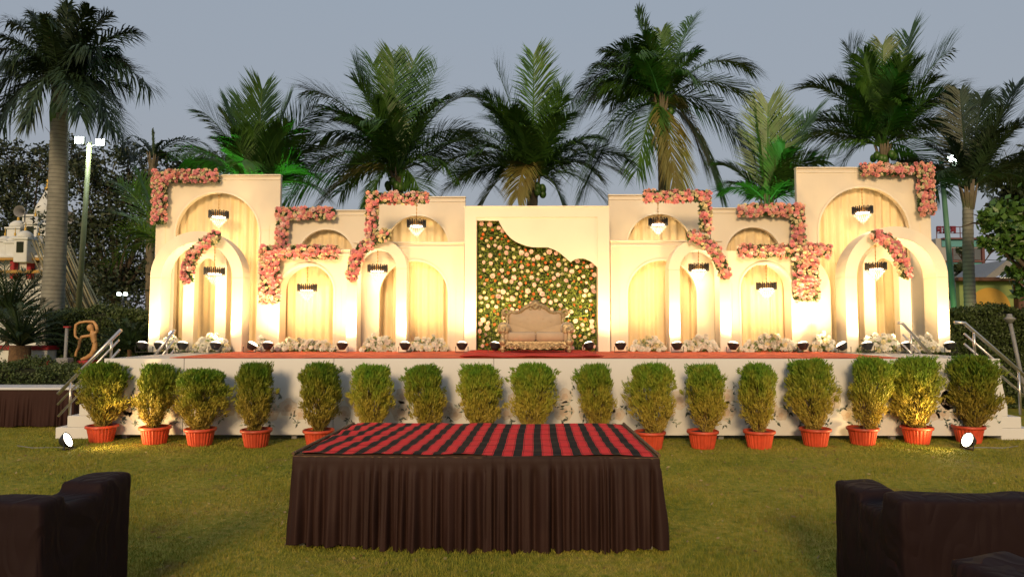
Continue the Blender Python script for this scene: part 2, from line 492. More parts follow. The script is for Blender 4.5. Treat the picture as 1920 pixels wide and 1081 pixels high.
# slanting loose cloth at the right hand end of the cladding
cl = MB()
pts = [(X(1871, YF), DZ - 0.01), (X(1874, YF), DZ - 0.01), (X(1880, YF), 0.86), (X(1887, YF), 0.53), (X(1860, YF), 0.53)]
cl.prism(pts, YF + 0.06, YF + 0.075).build('end_cloth', M['clad'], st)

# printed roses on the front cladding (flat print 2-3 mm proud)
PR = MB(), MB(), MB(), MB()
def motif(cx, s, seed):
    rg = random.Random(seed)
    petals, hearts, leaves, pale = PR
    def disc(mb, x, z, r, y, n=14, wob=0.12, sq=1.0):
        if x + r * 1.15 > XR or x - r * 1.15 < XL: return
        ph = rg.uniform(0, 6)
        v = [(x, y, z)] + [(x + r * (1 + wob * math.sin(5 * t + ph)) * math.cos(t), y, z + sq * r * (1 + wob * math.sin(5 * t + ph)) * math.sin(t)) for t in [2 * math.pi * k / n for k in range(n)]]
        mb.add(v, [(0, 1 + k, 1 + (k + 1) % n) for k in range(n)])
    def leaf(mb, x, z, a, L, y):
        if x + L > XR or x - L < XL: return
        dx, dz = math.cos(a), math.sin(a)
        w = L * 0.2
        v = [(x, y, z), (x + dx * L * .35 - dz * w, y, z + dz * L * .35 + dx * w), (x + dx * L, y, z + dz * L), (x + dx * L * .35 + dz * w, y, z + dz * L * .35 - dx * w)]
        mb.add(v, [(0, 1, 2, 3)])
    for sg in (-1, 1):
        for (dx, dz, r) in ((0.19, 0.44, 0.155), (0.17, 0.68, 0.12), (0.47, 0.50, 0.14), (0.66, 0.40, 0.10), (0.9, 0.62, 0.15), (1.08, 0.42, 0.11)):
            x = cx + sg * dx * s
            disc(petals, x, dz, r, YF - 0.0022)
            disc(hearts, x, dz - 0.01, r * 0.42, YF - 0.0032)
            for q in range(4):
                a = rg.uniform(0, 6.28)
                disc(hearts, x + math.cos(a) * r * .66, dz + math.sin(a) * r * .66, r * 0.13, YF - 0.0030, 8, 0.2, 0.6)
        stems = [(0.05, 0.85, 0.10, 0.55), (0.30, 0.50, 0.06, 0.46), (0.52, 0.36, 0.62, 0.26), (0.12, 0.33, 0.22, 0.24), (0.78, 0.72, 0.82, 0.92), (1.02, 0.3, 0.94, 0.25), (0.36, 0.62, 0.30, 0.80), (0.70, 0.5, 0.80, 0.44)]
        for (x0, z0, x1, z1) in stems:
            n = 5
            for k in range(n):
                t = k / (n - 1)
                x = cx + sg * (x0 + (x1 - x0) * t) * s; z = z0 + (z1 - z0) * t + 0.02 * math.sin(6 * t)
                L = rg.uniform(0.05, 0.095)
                leaf(leaves if rg.random() < .66 else pale, x, z, rg.uniform(0, 6.28), L, YF - 0.0042)
                leaf(leaves if rg.random() < .5 else pale, x, z, rg.uniform(0, 6.28), L * .8, YF - 0.0046)
for i, c in enumerate((272, 487, 776, 1079, 1381, 1665, 1828)):
    w = 1.0 if 1 <= i <= 5 else 0.5
    motif(X(c, YF), w, i)
for mb, nm, mm in zip(PR, ('printed_roses', 'printed_rose_hearts', 'printed_leaves', 'printed_pale_leaves'), ('print_rose', 'print_rose2', 'print_leaf', 'print_pale')):
    q = mb.build(nm, M[mm], st, fix=False); q['kind'] = 'stuff'

# carpets
def carpet(name, label, x0, x1, y0, y1, z, m, seed, amp=0.006, step=0.14):
    nx, ny = max(4, int((x1 - x0) / step)), max(4, int((y1 - y0) / step))
    rg = np.random.default_rng(seed)
    V = []
    ph = rg.uniform(0, 6, 6)
    for j in range(ny + 1):
        for i in range(nx + 1):
            x = x0 + (x1 - x0) * i / nx; y = y0 + (y1 - y0) * j / ny
            zz = z + amp * (1 + math.sin(x * 7 + ph[0] + 2 * math.sin(y * 3)) * math.sin(y * 5 + ph[1] + math.sin(x * 2.3)))
            V.append((x, y + (0.012 * math.sin(x * 2.1 + ph[2]) if j == 0 else 0), zz))
    F = [(j * (nx + 1) + i, j * (nx + 1) + i + 1, (j + 1) * (nx + 1) + i + 1, (j + 1) * (nx + 1) + i) for j in range(ny) for i in range(nx)]
    mb = MB().add(V, F)
    o = mb.build(name, m, None, True, fix=False)
    so = o.modifiers.new('thick', 'SOLIDIFY'); so.thickness = 0.008; so.offset = 1
    tag(o, label, 'carpet')
carpet('stage_carpet', 'long orange red carpet covering the stage deck', X(318, YF), X(1690, YF), YF + 0.02, 14.9, DZ + 0.008, M['carpet'], 1, 0.003)
carpet('red_carpet', 'brighter rumpled red carpet laid under the carved sofa', X(862, YF), X(1132, YF), YF + 0.005, 13.25, DZ + 0.024, M['carpet2'], 2, 0.012)

# stairs at both ends
def stairs(side, label):
    x_edge = X(107, YF) if side < 0 else X(1937, YF)
    tread = 0.177 if side < 0 else 0.2
    xe = XL - 0.004 if side < 0 else XR + 0.004
    t = thing('stage_steps', label, 'steps', ((x_edge + xe) / 2, YF + 1, 0))
    for i in range(6):
        xa = x_edge - side * tread * i
        if (xa - xe) * side < 0.03: break
        z0, z1 = 0.1786 * i + 0.002, 0.1786 * (i + 1)
        lo, hi = min(xa, xe), max(xa, xe)
        MB().box(lo, hi, YF + 0.05 + 0.004 * i, YF + 1.95, z0, z1, 0.008).build('step', M['clad'], t)
    return t
stairs(-1, 'white painted steps at the left end of the stage')
stairs(1, 'white painted steps at the right end of the stage')

def rail(label, Y, top, mids, posts, extra=None):
    t = thing('handrail', label, 'handrail', (X(posts[0][0], Y), Y, 0))
    pts = [P(x, y, Y) for x, y in top]
    MB().tube(pts, 0.028, 10).build('top_rail', M['steel'], t, True)
    for m in mids:
        MB().tube([P(x, y, Y) for x, y in m], 0.018, 8).build('lower_rail', M['steel'], t, True)
    for (x, y0, y1) in posts:
        a, b = P(x, y0, Y), P(x, y1, Y)
        MB().tube([(a.x, Y, a.z), (a.x, Y, b.z)], 0.021, 8).build('post', M['steel'], t, True)
    return t
rail('steel handrail at the front of the left steps', YF + 0.12, [(109, 738), (227, 618)], [[(108, 758), (223, 637)], [(109, 780), (224, 655)]], [(133, 713, 781), (209, 637, 671)])
rail('steel handrail beyond the left steps, in front of the left double arch', YF + 1.85, [(270, 692), (328, 618)], [[(270, 708), (327, 637)], [(280, 712), (327, 655)]], [(313, 638, 664)])
rail('steel handrail at the front of the right steps', YF + 0.12, [(1790, 604), (1808, 605), (1935, 716)], [[(1808, 625), (1935, 735)], [(1808, 644), (1935, 754)]], [(1826, 622, 668), (1910, 694, 777)])
rail('steel handrail beyond the right steps, in front of the right double arch', YF + 1.85, [(1683, 605), (1692, 606), (1760, 680)], [[(1692, 626), (1752, 690)], [(1692, 645), (1745, 700)]], [(1708, 624, 664)])

# ------------------------------------------------------------------ backdrop: arched flats, curtains
ZB = DZ + 0.012
NARC = 28
def arc_pts(cx, r, zs, extra=()):
    angs = sorted(set([math.pi * (1 - k / NARC) for k in range(NARC + 1)] + list(extra)), reverse=True)
    return angs
def panel_with_arch(x0, x1, z1, Y, thick, cx, r, zs, round_right=0.0):
    mb = MB()
    ca = math.atan2(z1 - zs, x0 - cx), math.atan2(z1 - zs, x1 - cx)
    angs = arc_pts(cx, r, zs, ca)
    Pin = [(cx - r, ZB), (cx - r, zs)]; Pout = [(x0, ZB), (x0, zs)]
    for a in angs:
        c, s = math.cos(a), math.sin(a)
        Pin.append((cx + r * c, zs + r * s))
        t = 1e9
        if c < -1e-6: t = min(t, (x0 - cx) / c)
        if c > 1e-6: t = min(t, (x1 - cx) / c)
        if s > 1e-6: t = min(t, (z1 - zs) / s)
        ox, oz = cx + t * c, zs + t * s
        if round_right > 0:
            rx, rz = x1 - round_right, z1 - round_right
            if ox > rx and oz > rz:
                dx, dz = ox - rx, oz - rz
                l = math.hypot(dx, dz)
                ox, oz = rx + dx / l * round_right, rz + dz / l * round_right
        Pout.append((ox, oz))
    Pin += [(cx + r, zs), (cx + r, ZB)]; Pout += [(x1, zs), (x1, ZB)]
    # drop the doubled spring points
    n = len(Pin)
    return strip_solid(mb, Pin, Pout, Y, thick)
def strip_solid(mb, Pin, Pout, Y, thick):
    n = len(Pin)
    b = 0.006
    v = []
    for p in Pin: v.append((p[0], Y, p[1]))
    for p in Pout: v.append((p[0], Y, p[1]))
    for p in Pin: v.append((p[0], Y + thick, p[1]))
    for p in Pout: v.append((p[0], Y + thick, p[1]))
    f = []
    for i in range(n - 1):
        f.append((i, i + 1, n + i + 1, n + i))
        f.append((2 * n + i, 3 * n + i, 3 * n + i + 1, 2 * n + i + 1))
        f.append((i, 2 * n + i, 2 * n + i + 1, i + 1))
        f.append((n + i, n + i + 1, 3 * n + i + 1, 3 * n + i))
    f.append((0, n, 3 * n, 2 * n)); f.append((n - 1, 3 * n - 1, 4 * n - 1, 2 * n - 1)) if False else f.append((n - 1, 3 * n - 1, 4 * n - 1, 2 * n - 1))
    # remove zero-area faces
    good = []
    for q in f:
        pts = [Vector(v[i]) for i in q]
        if (pts[2] - pts[0]).cross(pts[3] - pts[1]).length > 1e-7: good.append(q)
    return mb.add(v, good)

def flat(label, px0, px1, pyt, Y, thick, pcx, pr, papex, cornice=True, seam=None, rr=0.0):
    s = Y / FPX
    x0, x1 = X(px0, Y, 500), X(px1, Y, 500)
    cx = X(pcx, Y, 500); r = pr * s
    z1 = Z(pyt, Y, (px0 + px1) / 2); zs = Z(papex, Y, pcx) - r
    t = thing('arched_flat', label, 'stage flat', ((x0 + x1) / 2, Y, ZB))
    panel_with_arch(x0, x1, z1, Y, thick, cx, r, zs, rr).build('panel', M['panel'], t)
    # raised trim along the arch opening
    tr = MB()
    angs = arc_pts(cx, r, zs)
    w = 0.035
    pin = [(cx - r + 0.001, ZB + 0.002), (cx - r + 0.001, zs)] + [(cx + (r - 0.001) * math.cos(a), zs + (r - 0.001) * math.sin(a)) for a in angs] + [(cx + r - 0.001, zs), (cx + r - 0.001, ZB + 0.002)]
    pout = [(cx - r - w, ZB + 0.002), (cx - r - w, zs)] + [(cx + (r + w) * math.cos(a), zs + (r + w) * math.sin(a)) for a in angs] + [(cx + r + w, zs), (cx + r + w, ZB + 0.002)]
    strip_solid(tr, pin, pout, Y - 0.012, 0.0115).build('arch_trim', M['panel2'], t)
    if cornice:
        MB().box(x0 - 0.012, x1 + 0.012, Y - 0.035, Y + thick, z1 + 0.001, z1 + 0.028, 0.006).build('cornice', M['panel2'], t)
        MB().box(x0 + 0.002, x1 - 0.002, Y - 0.016, Y - 0.001, z1 - 0.085, z1 - 0.06, 0.004).build('moulding', M['panel2'], t)
    for jx in ((x0 * 0.5 + (cx - r) * 0.5), ((cx + r) * 0.5 + x1 * 0.5)):
        MB().box(jx - 0.0022, jx + 0.0022, Y - 0.0030, Y - 0.0008, ZB + 0.01, zs + 0.2 * r).build('panel_joint', M['curtain'], t)
    if seam:
        zz = Z(seam[2], Y)
        MB().box(X(seam[0], Y, 500), X(seam[1], Y, 500), Y - 0.0035, Y - 0.001, zz - 0.003, zz + 0.003).build('panel_joint', M['curtain'], t)
    return cx, r, zs

def curtain(label, pxl, pxr, pyt, Y, seed):
    rg = np.random.default_rng(seed)
    x0, x1 = X(pxl, Y, 500), X(pxr, Y, 500)
    z1 = Z(pyt, Y, (pxl + pxr) / 2)
    n = int((x1 - x0) / 0.0125)
    xs = np.linspace(x0, x1, n + 1)
    zs = np.linspace(ZB + 0.006, z1, 9)
    ph = np.cumsum(rg.uniform(0.45, 1.05, n + 1)) * 0.62
    amp = np.interp(xs, np.linspace(x0, x1, 14), rg.uniform(0.012, 0.034, 14))
    drift = np.interp(xs, np.linspace(x0, x1, 10), rg.uniform(-0.05, 0.05, 10))
    V = []
    for k, z in enumerate(zs):
        u = k / 8
        yy = Y + amp * (0.75 + 0.35 * (1 - u)) * np.sin(ph + 0.25 * math.sin(3 * u)) 
        xx = xs + drift * 0.35 * math.sin(u * 2.2)
        V.append(np.stack([xx, yy, np.full(n + 1, z)], 1))
    V = np.concatenate(V)
    F = []
    for k in range(8):
        a = np.arange(n) + k * (n + 1)
        F.append(np.stack([a, a + 1, a + n + 2, a + n + 1], 1))
    me = np_mesh('curtain', V, np.concatenate(F), M['curtain'])
    me.polygons.foreach_set('use_smooth', [True] * len(me.polygons))
    o = link('curtain', me)
    tag(o, label, 'curtain', 'pleated curtains of the backdrop')

YA, YC2, YC1, YD2, YD1, YBF, YB2, YE = 14.05, 13.45, 14.10, 13.58, 14.12, 13.15, 13.62, 13.30
flat('tall cream flat with a big arch at the left end of the backdrop', 290, 523, 330, YA, 0.10, 406, 79, 361, seam=(485, 523, 431))
curtain('tall beige curtain inside the leftmost big arch', 300, 515, 345, YA + 0.20, 1)
flat('tall cream flat with a big arch at the right end of the backdrop', 1497, 1748, 316, YA, 0.10, 1622, 84.5, 351)
curtain('tall beige curtain inside the rightmost big arch', 1506, 1740, 335, YA + 0.20, 2)
flat('mid height cream flat behind the left lower arch with one chandelier', 524, 690, 396, YC1, 0.10, 611, 53, 430)
curtain('beige curtain in the upper arch left of the diagonal rose garland', 545, 680, 418, YC1 + 0.18, 3)
flat('low cream flat with a deep arch at the left, under the rose cross bar', 483, 656, 470, YC2, 0.36, 576, 50.5, 496)
curtain('beige curtain in the low left arch with one chandelier', 520, 634, 485, YC2 + 0.50, 4)
flat('cream flat with a round arch top at the left of the flower wall', 688, 872, 371, YD1, 0.10, 782, 59, 404)
curtain('beige curtain in the half round upper arch at the left of the flower wall', 712, 850, 392, YD1 + 0.16, 5)
flat('cream flat with a wide arch directly left of the flower wall', 664, 870, 456, YD2, 0.10, 776, 64.5, 489)
curtain('beige curtain in the wide arch directly left of the flower wall', 700, 850, 474, YD2 + 0.30, 6)
flat('cream flat with a round arch top at the right of the flower wall', 1142, 1332, 367, YD1, 0.10, 1237, 60, 401)
curtain('beige curtain in the half round upper arch at the right of the flower wall', 1166, 1308, 388, YD1 + 0.16, 7)
flat('cream flat with a wide arch directly right of the flower wall', 1145, 1354, 453, YD2, 0.10, 1241, 64.5, 488)
curtain('beige curtain in the wide arch directly right of the flower wall', 1165, 1320, 474, YD2 + 0.30, 8)
flat('mid height cream flat behind the right lower arch with one chandelier', 1334, 1496, 392, YC1, 0.10, 1413, 52, 426)
curtain('beige curtain in the upper arch right of the diagonal rose garland', 1345, 1478, 414, YC1 + 0.18, 9)
flat('low cream flat with a rounded shoulder at the right, under the rose cross', 1356, 1556, 470, YC2, 0.36, 1435, 47, 494, cornice=False, rr=0.75)
curtain('beige curtain in the low right arch with one chandelier', 1382, 1488, 484, YC2 + 0.50, 10)

def arch_frame(label, pcx, pR, papex, pw, Y, thick):
    s = Y / FPX
    cx = X(pcx, Y, 500); Ro = pR * s; Ri = (pR - pw) * s
    zs = Z(papex, Y, pcx) - Ro
    t = thing('arch_frame', label, 'arch', (cx, Y, ZB))
    angs = arc_pts(cx, Ro, zs)
    pin = [(cx - Ri, ZB)] + [(cx + Ri * math.cos(a), zs + Ri * math.sin(a)) for a in angs] + [(cx + Ri, ZB)]
    pout = [(cx - Ro, ZB)] + [(cx + Ro * math.cos(a), zs + Ro * math.sin(a)) for a in angs] + [(cx + Ro, ZB)]
    # three pieces as in the photograph: two posts below the spring line, the bow above
    strip_solid(MB(), pin[1:-1], pout[1:-1], Y, thick).build('bow', M['panel2'], t)
    MB().box(cx - Ro, cx - Ri, Y + 0.001, Y + thick, ZB, zs - 0.003, 0.003).build('post', M['panel2'], t)
    MB().box(cx + Ri, cx + Ro, Y + 0.001, Y + thick, ZB, zs - 0.003, 0.003).build('post', M['panel2'], t)
    return t
arch_frame('large free standing arch frame at the left end of the stage', 369, 88, 433, 21, YBF, 0.36)
arch_frame('narrow arch frame standing inside the large left arch frame', 385, 41, 462, 21, YB2, 0.2)
arch_frame('large free standing arch frame at the right end of the stage', 1680.6, 96, 424, 22, YBF, 0.42)
arch_frame('narrow arch frame standing inside the large right arch frame', 1662.5, 44, 460, 22, YB2, 0.2)
arch_frame('free standing arch frame left of the flower wall with a chandelier', 706.5, 56.5, 447, 20, YBF, 0.34)
arch_frame('free standing arch frame right of the flower wall with a chandelier', 1311.5, 57.5, 448, 20.5, YBF, 0.34)

# centre frame with the wavy white panel, flower wall inside
def centre():
    s = YE / FPX
    x0, x1 = X(871, YE, 500), X(1143, YE, 500)
    i0, i1 = X(893, YE, 500), X(1121, YE, 500)
    zt = Z(388, YE, 1007); zi = Z(407, YE, 1007)
    t = thing('centre_frame', 'plain cream centre frame round the flower wall with a wavy panel', 'stage flat', ((x0 + x1) / 2, YE, ZB))
    pin = [(i0, ZB), (i0, zi), (i1, zi), (i1, ZB)]
    pout = [(x0, ZB), (x0, zt), (x1, zt), (x1, ZB)]
    strip_solid(MB(), pin, pout, YE, 0.42).build('frame', M['panel2'], t)
    MB().box(x0 - 0.01, x1 + 0.01, YE - 0.02, YE + 0.42, zt + 0.001, zt + 0.022, 0.005).build('cornice', M['panel2'], t)
    MB().box(i0 + 0.002, i1 - 0.002, YE + 0.34, YE + 0.40, ZB, zi - 0.002).build('back_board', M['panel'], t)
    Yw = YE + 0.02
    curve = [(893, 413), (935, 413), (938, 420), (944, 430), (951, 439), (958, 446), (966, 452), (977, 457), (988, 461), (1000, 463), (1014, 463), (1028, 463), (1038, 467), (1046, 471), (1054, 477), (1062, 484), (1070, 491), (1074, 488), (1079, 485.5), (1085, 484), (1091, 483.7), (1098, 485), (1105, 488), (1111, 492), (1116, 496.5), (1121, 502)]
    pts = [(X(a, Yw, b), Z(b, Yw, a)) for a, b in curve]
    top = [(p[0], zi - 0.003) for p in pts]
    mb = MB()
    strip_solid(mb, pts, top, Yw, 0.05)
    mb.build('wavy_panel', M['panel2'], t)
    # flower wall behind the wavy panel
    fw = thing('flower_wall', 'green leaf wall studded with pink, cream and orange flowers', 'flower wall', ((i0 + i1) / 2, YE + 0.2, ZB))
    Yl = YE + 0.27
    MB().box(i0 + 0.004, i1 - 0.004, Yl, Yl + 0.03, ZB, zi - 0.03).build('backing', M['wleaf_back'], fw)
    rg = np.random.default_rng(5)
    n = 15000
    lx = rg.uniform(i0 + 0.01, i1 - 0.01, n); lz = rg.uniform(ZB + 0.01, zi - 0.04, n)
    cz = np.interp(lx, [p[0] for p in pts], [p[1] for p in pts])
    k = lz < cz + 0.08
    lx, lz = lx[k], lz[k]; n = len(lx)
    ly = Yl - rg.uniform(0.0, 0.09, n)
    d = rg.normal(size=(n, 3)) * np.array([1, 0.45, 1]) + np.array([0, -0.35, 0.1])
    V, F = leaf_cards(np.stack([lx, ly, lz], 1), d, 0.045, 0.022, rg)
    lo = link('leaves', np_mesh('leaves', V, F, M['wleaf']), fw); lo['kind'] = 'stuff'
    # flowers
    placed = []
    tries = 0
    while len(placed) < 298 and tries < 40000:
        tries += 1
        x = rg.uniform(i0 + 0.05, i1 - 0.05); z = rg.uniform(ZB + 0.06, zi - 0.1)
        if z > np.interp(x, [p[0] for p in pts], [p[1] for p in pts]) - 0.03: continue
        if any((x - a) ** 2 + (z - b) ** 2 < 0.0072 for a, b in placed): continue
        placed.append((x, z))
        u = rg.random()
        kind, sc = (('blush', rg.uniform(0.065, 0.115)) if u < 0.36 else (('cream', rg.uniform(0.055, 0.085)) if u < 0.66 else ('orange', rg.uniform(0.045, 0.07))))
        put_flower(kind, (x, Yl - 0.085, z), sc, rg, fw)

# flowers: three rings of cupped petals, facing -y
def flower_mesh(name, m, seed):
    rg = random.Random(seed)
    mb = MB()
    for (rad, np_, lift, curl, ph) in ((0.5, 6, 0.02, 0.10, 0.0), (0.36, 5, 0.12, 0.20, 0.5), (0.2, 4, 0.24, 0.24, 0.2)):
        for k in range(np_):
            a = 2 * math.pi * (k + ph) / np_ + rg.uniform(-.1, .1)
            w = math.pi / np_ * 1.18
            r = rad * rg.uniform(0.92, 1.08)
            def q(ang, rr, y): return (rr * math.cos(ang), -y, rr * math.sin(ang))
            v = [q(a, 0.03, lift), q(a - w, r * .7, lift + curl * .55), q(a - w * .45, r, lift + curl), q(a + w * .45, r, lift + curl), q(a + w, r * .7, lift + curl * .55)]
            mb.add(v, [(0, 1, 2), (0, 2, 3), (0, 3, 4)])
    mb.blob((0, -0.33, 0), (0.11, 0.12, 0.11), 5, 3)
    me = mb.mesh(name, m)
    return me
FL = {k: [flower_mesh('flower_' + k, M[k], i + 10 * j) for i in range(2)] for j, k in enumerate(('pink', 'coral', 'blush', 'cream', 'orange', 'white'))}
def put_flower(kind, loc, size, rg, parent, name='flower', up=0.0):
    o = bpy.data.objects.new(name, FL[kind][int(rg.integers(2))])
    C.objects.link(o)
    o.parent = parent
    o.location = Vector(loc) - parent.location
    o.rotation_euler = (rg.normal() * 0.35 - up, rg.uniform(0, 6.28), rg.normal() * 0.35)
    o.scale = (size, size, size)
    return o
centre()

def garland(label, Y, rects, path=None, hw=13, seed=0, depth=0.13, ragged=()):
    "rects and path in pixels of the photograph at depth Y"
    rg = np.random.default_rng(seed)
    s = Y / FPX
    segs = []
    allp = []
    for (a, b, c, d) in rects:
        allp.append((X(a, Y, b), X(c, Y, b), Z(d, Y, a), Z(b, Y, a)))
    pth = [(X(a, Y, b), Z(b, Y, a)) for a, b in (path or [])]
    w = hw * s
    def inside(x, z, m):
        for (x0, x1, z0, z1) in allp:
            if x0 - m <= x <= x1 + m and z0 - m <= z <= z1 + m: return True
        for i in range(len(pth) - 1):
            ax, az = pth[i]; bx, bz = pth[i + 1]
            l2 = (bx - ax) ** 2 + (bz - az) ** 2
            t = max(0, min(1, ((x - ax) * (bx - ax) + (z - az) * (bz - az)) / l2))
            if math.hypot(x - ax - t * (bx - ax), z - az - t * (bz - az)) <= w + m: return True
        return False
    xs = [v for r in allp for v in r[:2]] + [p[0] - w for p in pth] + [p[0] + w for p in pth]
    zs = [v for r in allp for v in r[2:]] + [p[1] - w for p in pth] + [p[1] + w for p in pth]
    bx0, bx1, bz0, bz1 = min(xs), max(xs), min(zs), max(zs)
    t = thing('rose_garland', label, 'garland', ((bx0 + bx1) / 2, Y, bz0), 'rose garlands on the backdrop')
    # leaf bed
    area = (bx1 - bx0) * (bz1 - bz0)
    n = int(area * 5200)
    lx = rg.uniform(bx0, bx1, n); lz = rg.uniform(bz0, bz1, n)
    k = np.array([inside(a, b, -0.03) for a, b in zip(lx, lz)])
    lx, lz = lx[k], lz[k]; n = len(lx)
    ly = Y + rg.uniform(-0.05, 0.05, n)
    d = rg.normal(size=(n, 3)) + np.array([0, -0.4, 0])
    V, F = leaf_cards(np.stack([lx, ly, lz], 1), d, 0.085, 0.038, rg)
    lo = link('leaves', np_mesh('leaves', V, F, M['gleaf']), t); lo['kind'] = 'stuff'
    # flowers, jittered hexagonal spacing
    sp = 0.061
    row = 0
    z = bz0
    cnt = 0
    while z <= bz1:
        x = bx0 + (sp / 2 if row % 2 else 0)
        while x <= bx1:
            fx, fz = x + rg.normal() * 0.013, z + rg.normal() * 0.013
            if inside(fx, fz, -0.012) and rg.random() < 0.97:
                u = rg.random()
                kind = 'pink' if u < 0.40 else 'coral' if u < 0.63 else 'blush' if u < 0.72 else 'cream'
                size = rg.uniform(0.066, 0.118) if kind != 'cream' else rg.uniform(0.062, 0.085)
                edge = 0.0 if inside(fx, fz, -0.07) else 0.035
                put_flower(kind, (fx, Y - depth * 0.45 + edge + rg.normal() * 0.016, fz), size, rg, t)
                cnt += 1
            x += sp
        z += sp * 0.88
        row += 1
    return t
garland('rose garland round the top left corner of the leftmost tall flat', 13.93, [(287, 318, 413, 344), (287, 318, 316, 422)], seed=1)
garland('curved rose garland on the left double arch', 13.02, [], [(351, 521), (355, 499), (365, 475), (383, 457), (404, 445)], 13, seed=2)
garland('upper left L shaped rose garland above the horizontal one', 13.98, [(516, 388, 630, 413), (518, 388, 542, 468)], seed=3)
garland('lower left rose garland with a thick hanging end', 13.33, [(488, 459, 637, 487), (487, 459, 527, 570)], seed=4)
garland('stepped rose garland left of the flower wall ending in a curve', 13.03, [(686, 360, 806, 384), (685, 360, 712, 446)], [(722, 440), (700, 450), (680, 466), (666, 488), (661, 516)], 13, seed=5)
garland('stepped rose garland right of the flower wall ending in a curve', 13.03, [(1204, 355, 1332, 381), (1308, 355, 1334, 438)], [(1298, 442), (1320, 452), (1340, 472), (1352, 494), (1357, 513)], 13, seed=6)
garland('upper right L shaped rose garland above the cross shaped one', 13.98, [(1382, 382, 1508, 407), (1481, 382, 1510, 458)], seed=7)
garland('cross shaped rose garland with a thick hanging end at the right', 13.33, [(1381, 457, 1560, 484), (1484, 455, 1534, 566)], seed=8)
garland('curved rose garland on the right double arch', 13.02, [], [(1643, 441), (1664, 452), (1682, 474), (1690, 494), (1697, 511)], 13, seed=9)
garland('rose garland round the top right corner of the rightmost tall flat', 13.93, [(1610, 306, 1748, 331), (1717, 306, 1750, 404)], seed=10)

# white flower mounds at the foot of the arches
def bouquet(label, px0, px1, pyt, Y, seed):
    rg = np.random.default_rng(seed)
    x0, x1 = X(px0, Y, 650), X(px1, Y, 650)
    h = Z(pyt, Y) - ZB
    t = thing('white_flower_mound', label, 'flowers', ((x0 + x1) / 2, Y, ZB), 'white flower mounds at the foot of the backdrop')
    w = x1 - x0
    n = int(480 * w * h / 0.12)
    u = rg.uniform(-1, 1, n)
    prof = lambda q: h * (1 - np.abs(q) ** 3.0) * (0.78 + 0.22 * np.sin(q * 5 + seed) * np.sin(q * 11 + seed * 2))
    zz = rg.uniform(0, 1, n) * prof(u)
    yy = rg.normal(size=n) * 0.06
    d = rg.normal(size=(n, 3)) + np.array([0, -0.3, 0.5])
    V, F = leaf_cards(np.stack([(x0 + x1) / 2 + u * w / 2, Y + yy, ZB + 0.02 + zz * 0.95], 1), d, 0.09, 0.03, rg)
    lo = link('leaves', np_mesh('leaves', V, F, M['mleaf']), t); lo['kind'] = 'stuff'
    k = max(10, int(150 * w * h))
    k = min(int(k * 3.4), 150)
    for i in range(k):
        q = rg.uniform(-0.97, 0.97); f = rg.random() ** 0.8
        z = ZB + 0.04 + f * float(prof(np.array(q))) * 1.02
        y = Y - 0.10 * (1 - f * 0.6) + rg.normal() * 0.03
        put_flower('white' if rg.random() < 0.86 else 'cream', ((x0 + x1) / 2 + q * w / 2, y, z), rg.uniform(0.07, 0.125), rg, t, up=0.35 * f)
bq = [(302, 342, 628, 13.1, 'thin white flower mound by the foot of the leftmost post'),
      (364, 432, 627, 13.05, 'white flower mound inside the large left arch frame'),
      (484, 502, 632, 13.3, 'narrow white flower mound beside the pair of spotlights at left'),
      (511, 628, 634, 13.2, 'long white flower mound below the low left arch'),
      (680, 743, 628, 13.25, 'white flower mound inside the arch frame left of the flower wall'),
      (764, 840, 630, 13.35, 'white flower mound in the wide arch directly left of the flower wall'),
      (1182, 1246, 630, 13.35, 'white flower mound in the wide arch directly right of the flower wall'),
      (1276, 1346, 629, 13.25, 'white flower mound inside the arch frame right of the flower wall'),
      (1386, 1502, 628, 13.2, 'long white flower mound below the low right arch'),
      (1522, 1563, 626, 13.25, 'narrow white flower mound by the tilted spotlight at right'),
      (1610, 1686, 624, 13.05, 'white flower mound inside the large right arch frame'),
      (1690, 1756, 628, 13.1, 'white flower mound behind the far handrail at right')]
for i, (a, b, c, Y, lab) in enumerate(bq): bouquet(lab, a, b, c, Y, i + 30)

# ------------------------------------------------------------------ chandeliers
def chandelier_meshes():
    r = 0.185
    bars = MB()
    n = 30
    for k in range(n):
        a = 2 * math.pi * k / n
        x, y = r * math.cos(a), r * math.sin(a)
        h = 0.075 if k % 2 else 0.060
        bars.tube([(x, y, -h), (x, y, h)], 0.0125, 5)
    ring = MB()
    ring.lathe([(r - 0.022, -0.03), (r - 0.014, -0.03), (r - 0.014, 0.03), (r - 0.022, 0.03)], 28, cap=False)
    ring.tube([(-r, 0, 0.02), (r, 0, 0.02)], 0.006, 5); ring.tube([(0, -r, 0.02), (0, r, 0.02)], 0.006, 5)
    bulb = MB().lathe([(0.001, -0.066), (0.125, -0.062), (0.125, -0.05), (0.001, -0.045)], 20)
    q = MB()
    for (rr, z, m) in ((0.15, -0.105, 22), (0.115, -0.15, 18), (0.08, -0.195, 13), (0.045, -0.235, 8), (0.01, -0.27, 1)):
        for k in range(m):
            a = 2 * math.pi * k / m
            q.blob((rr * math.cos(a), rr * math.sin(a), z), (0.0095, 0.0095, 0.021), 5, 4)
    return bars.mesh('crown_bars', M['black']), ring.mesh('crown_ring', M['brass']), bulb.mesh('lamp', M['bulb']), q.mesh('crystals', M['crystal'])
CH = chandelier_meshes()
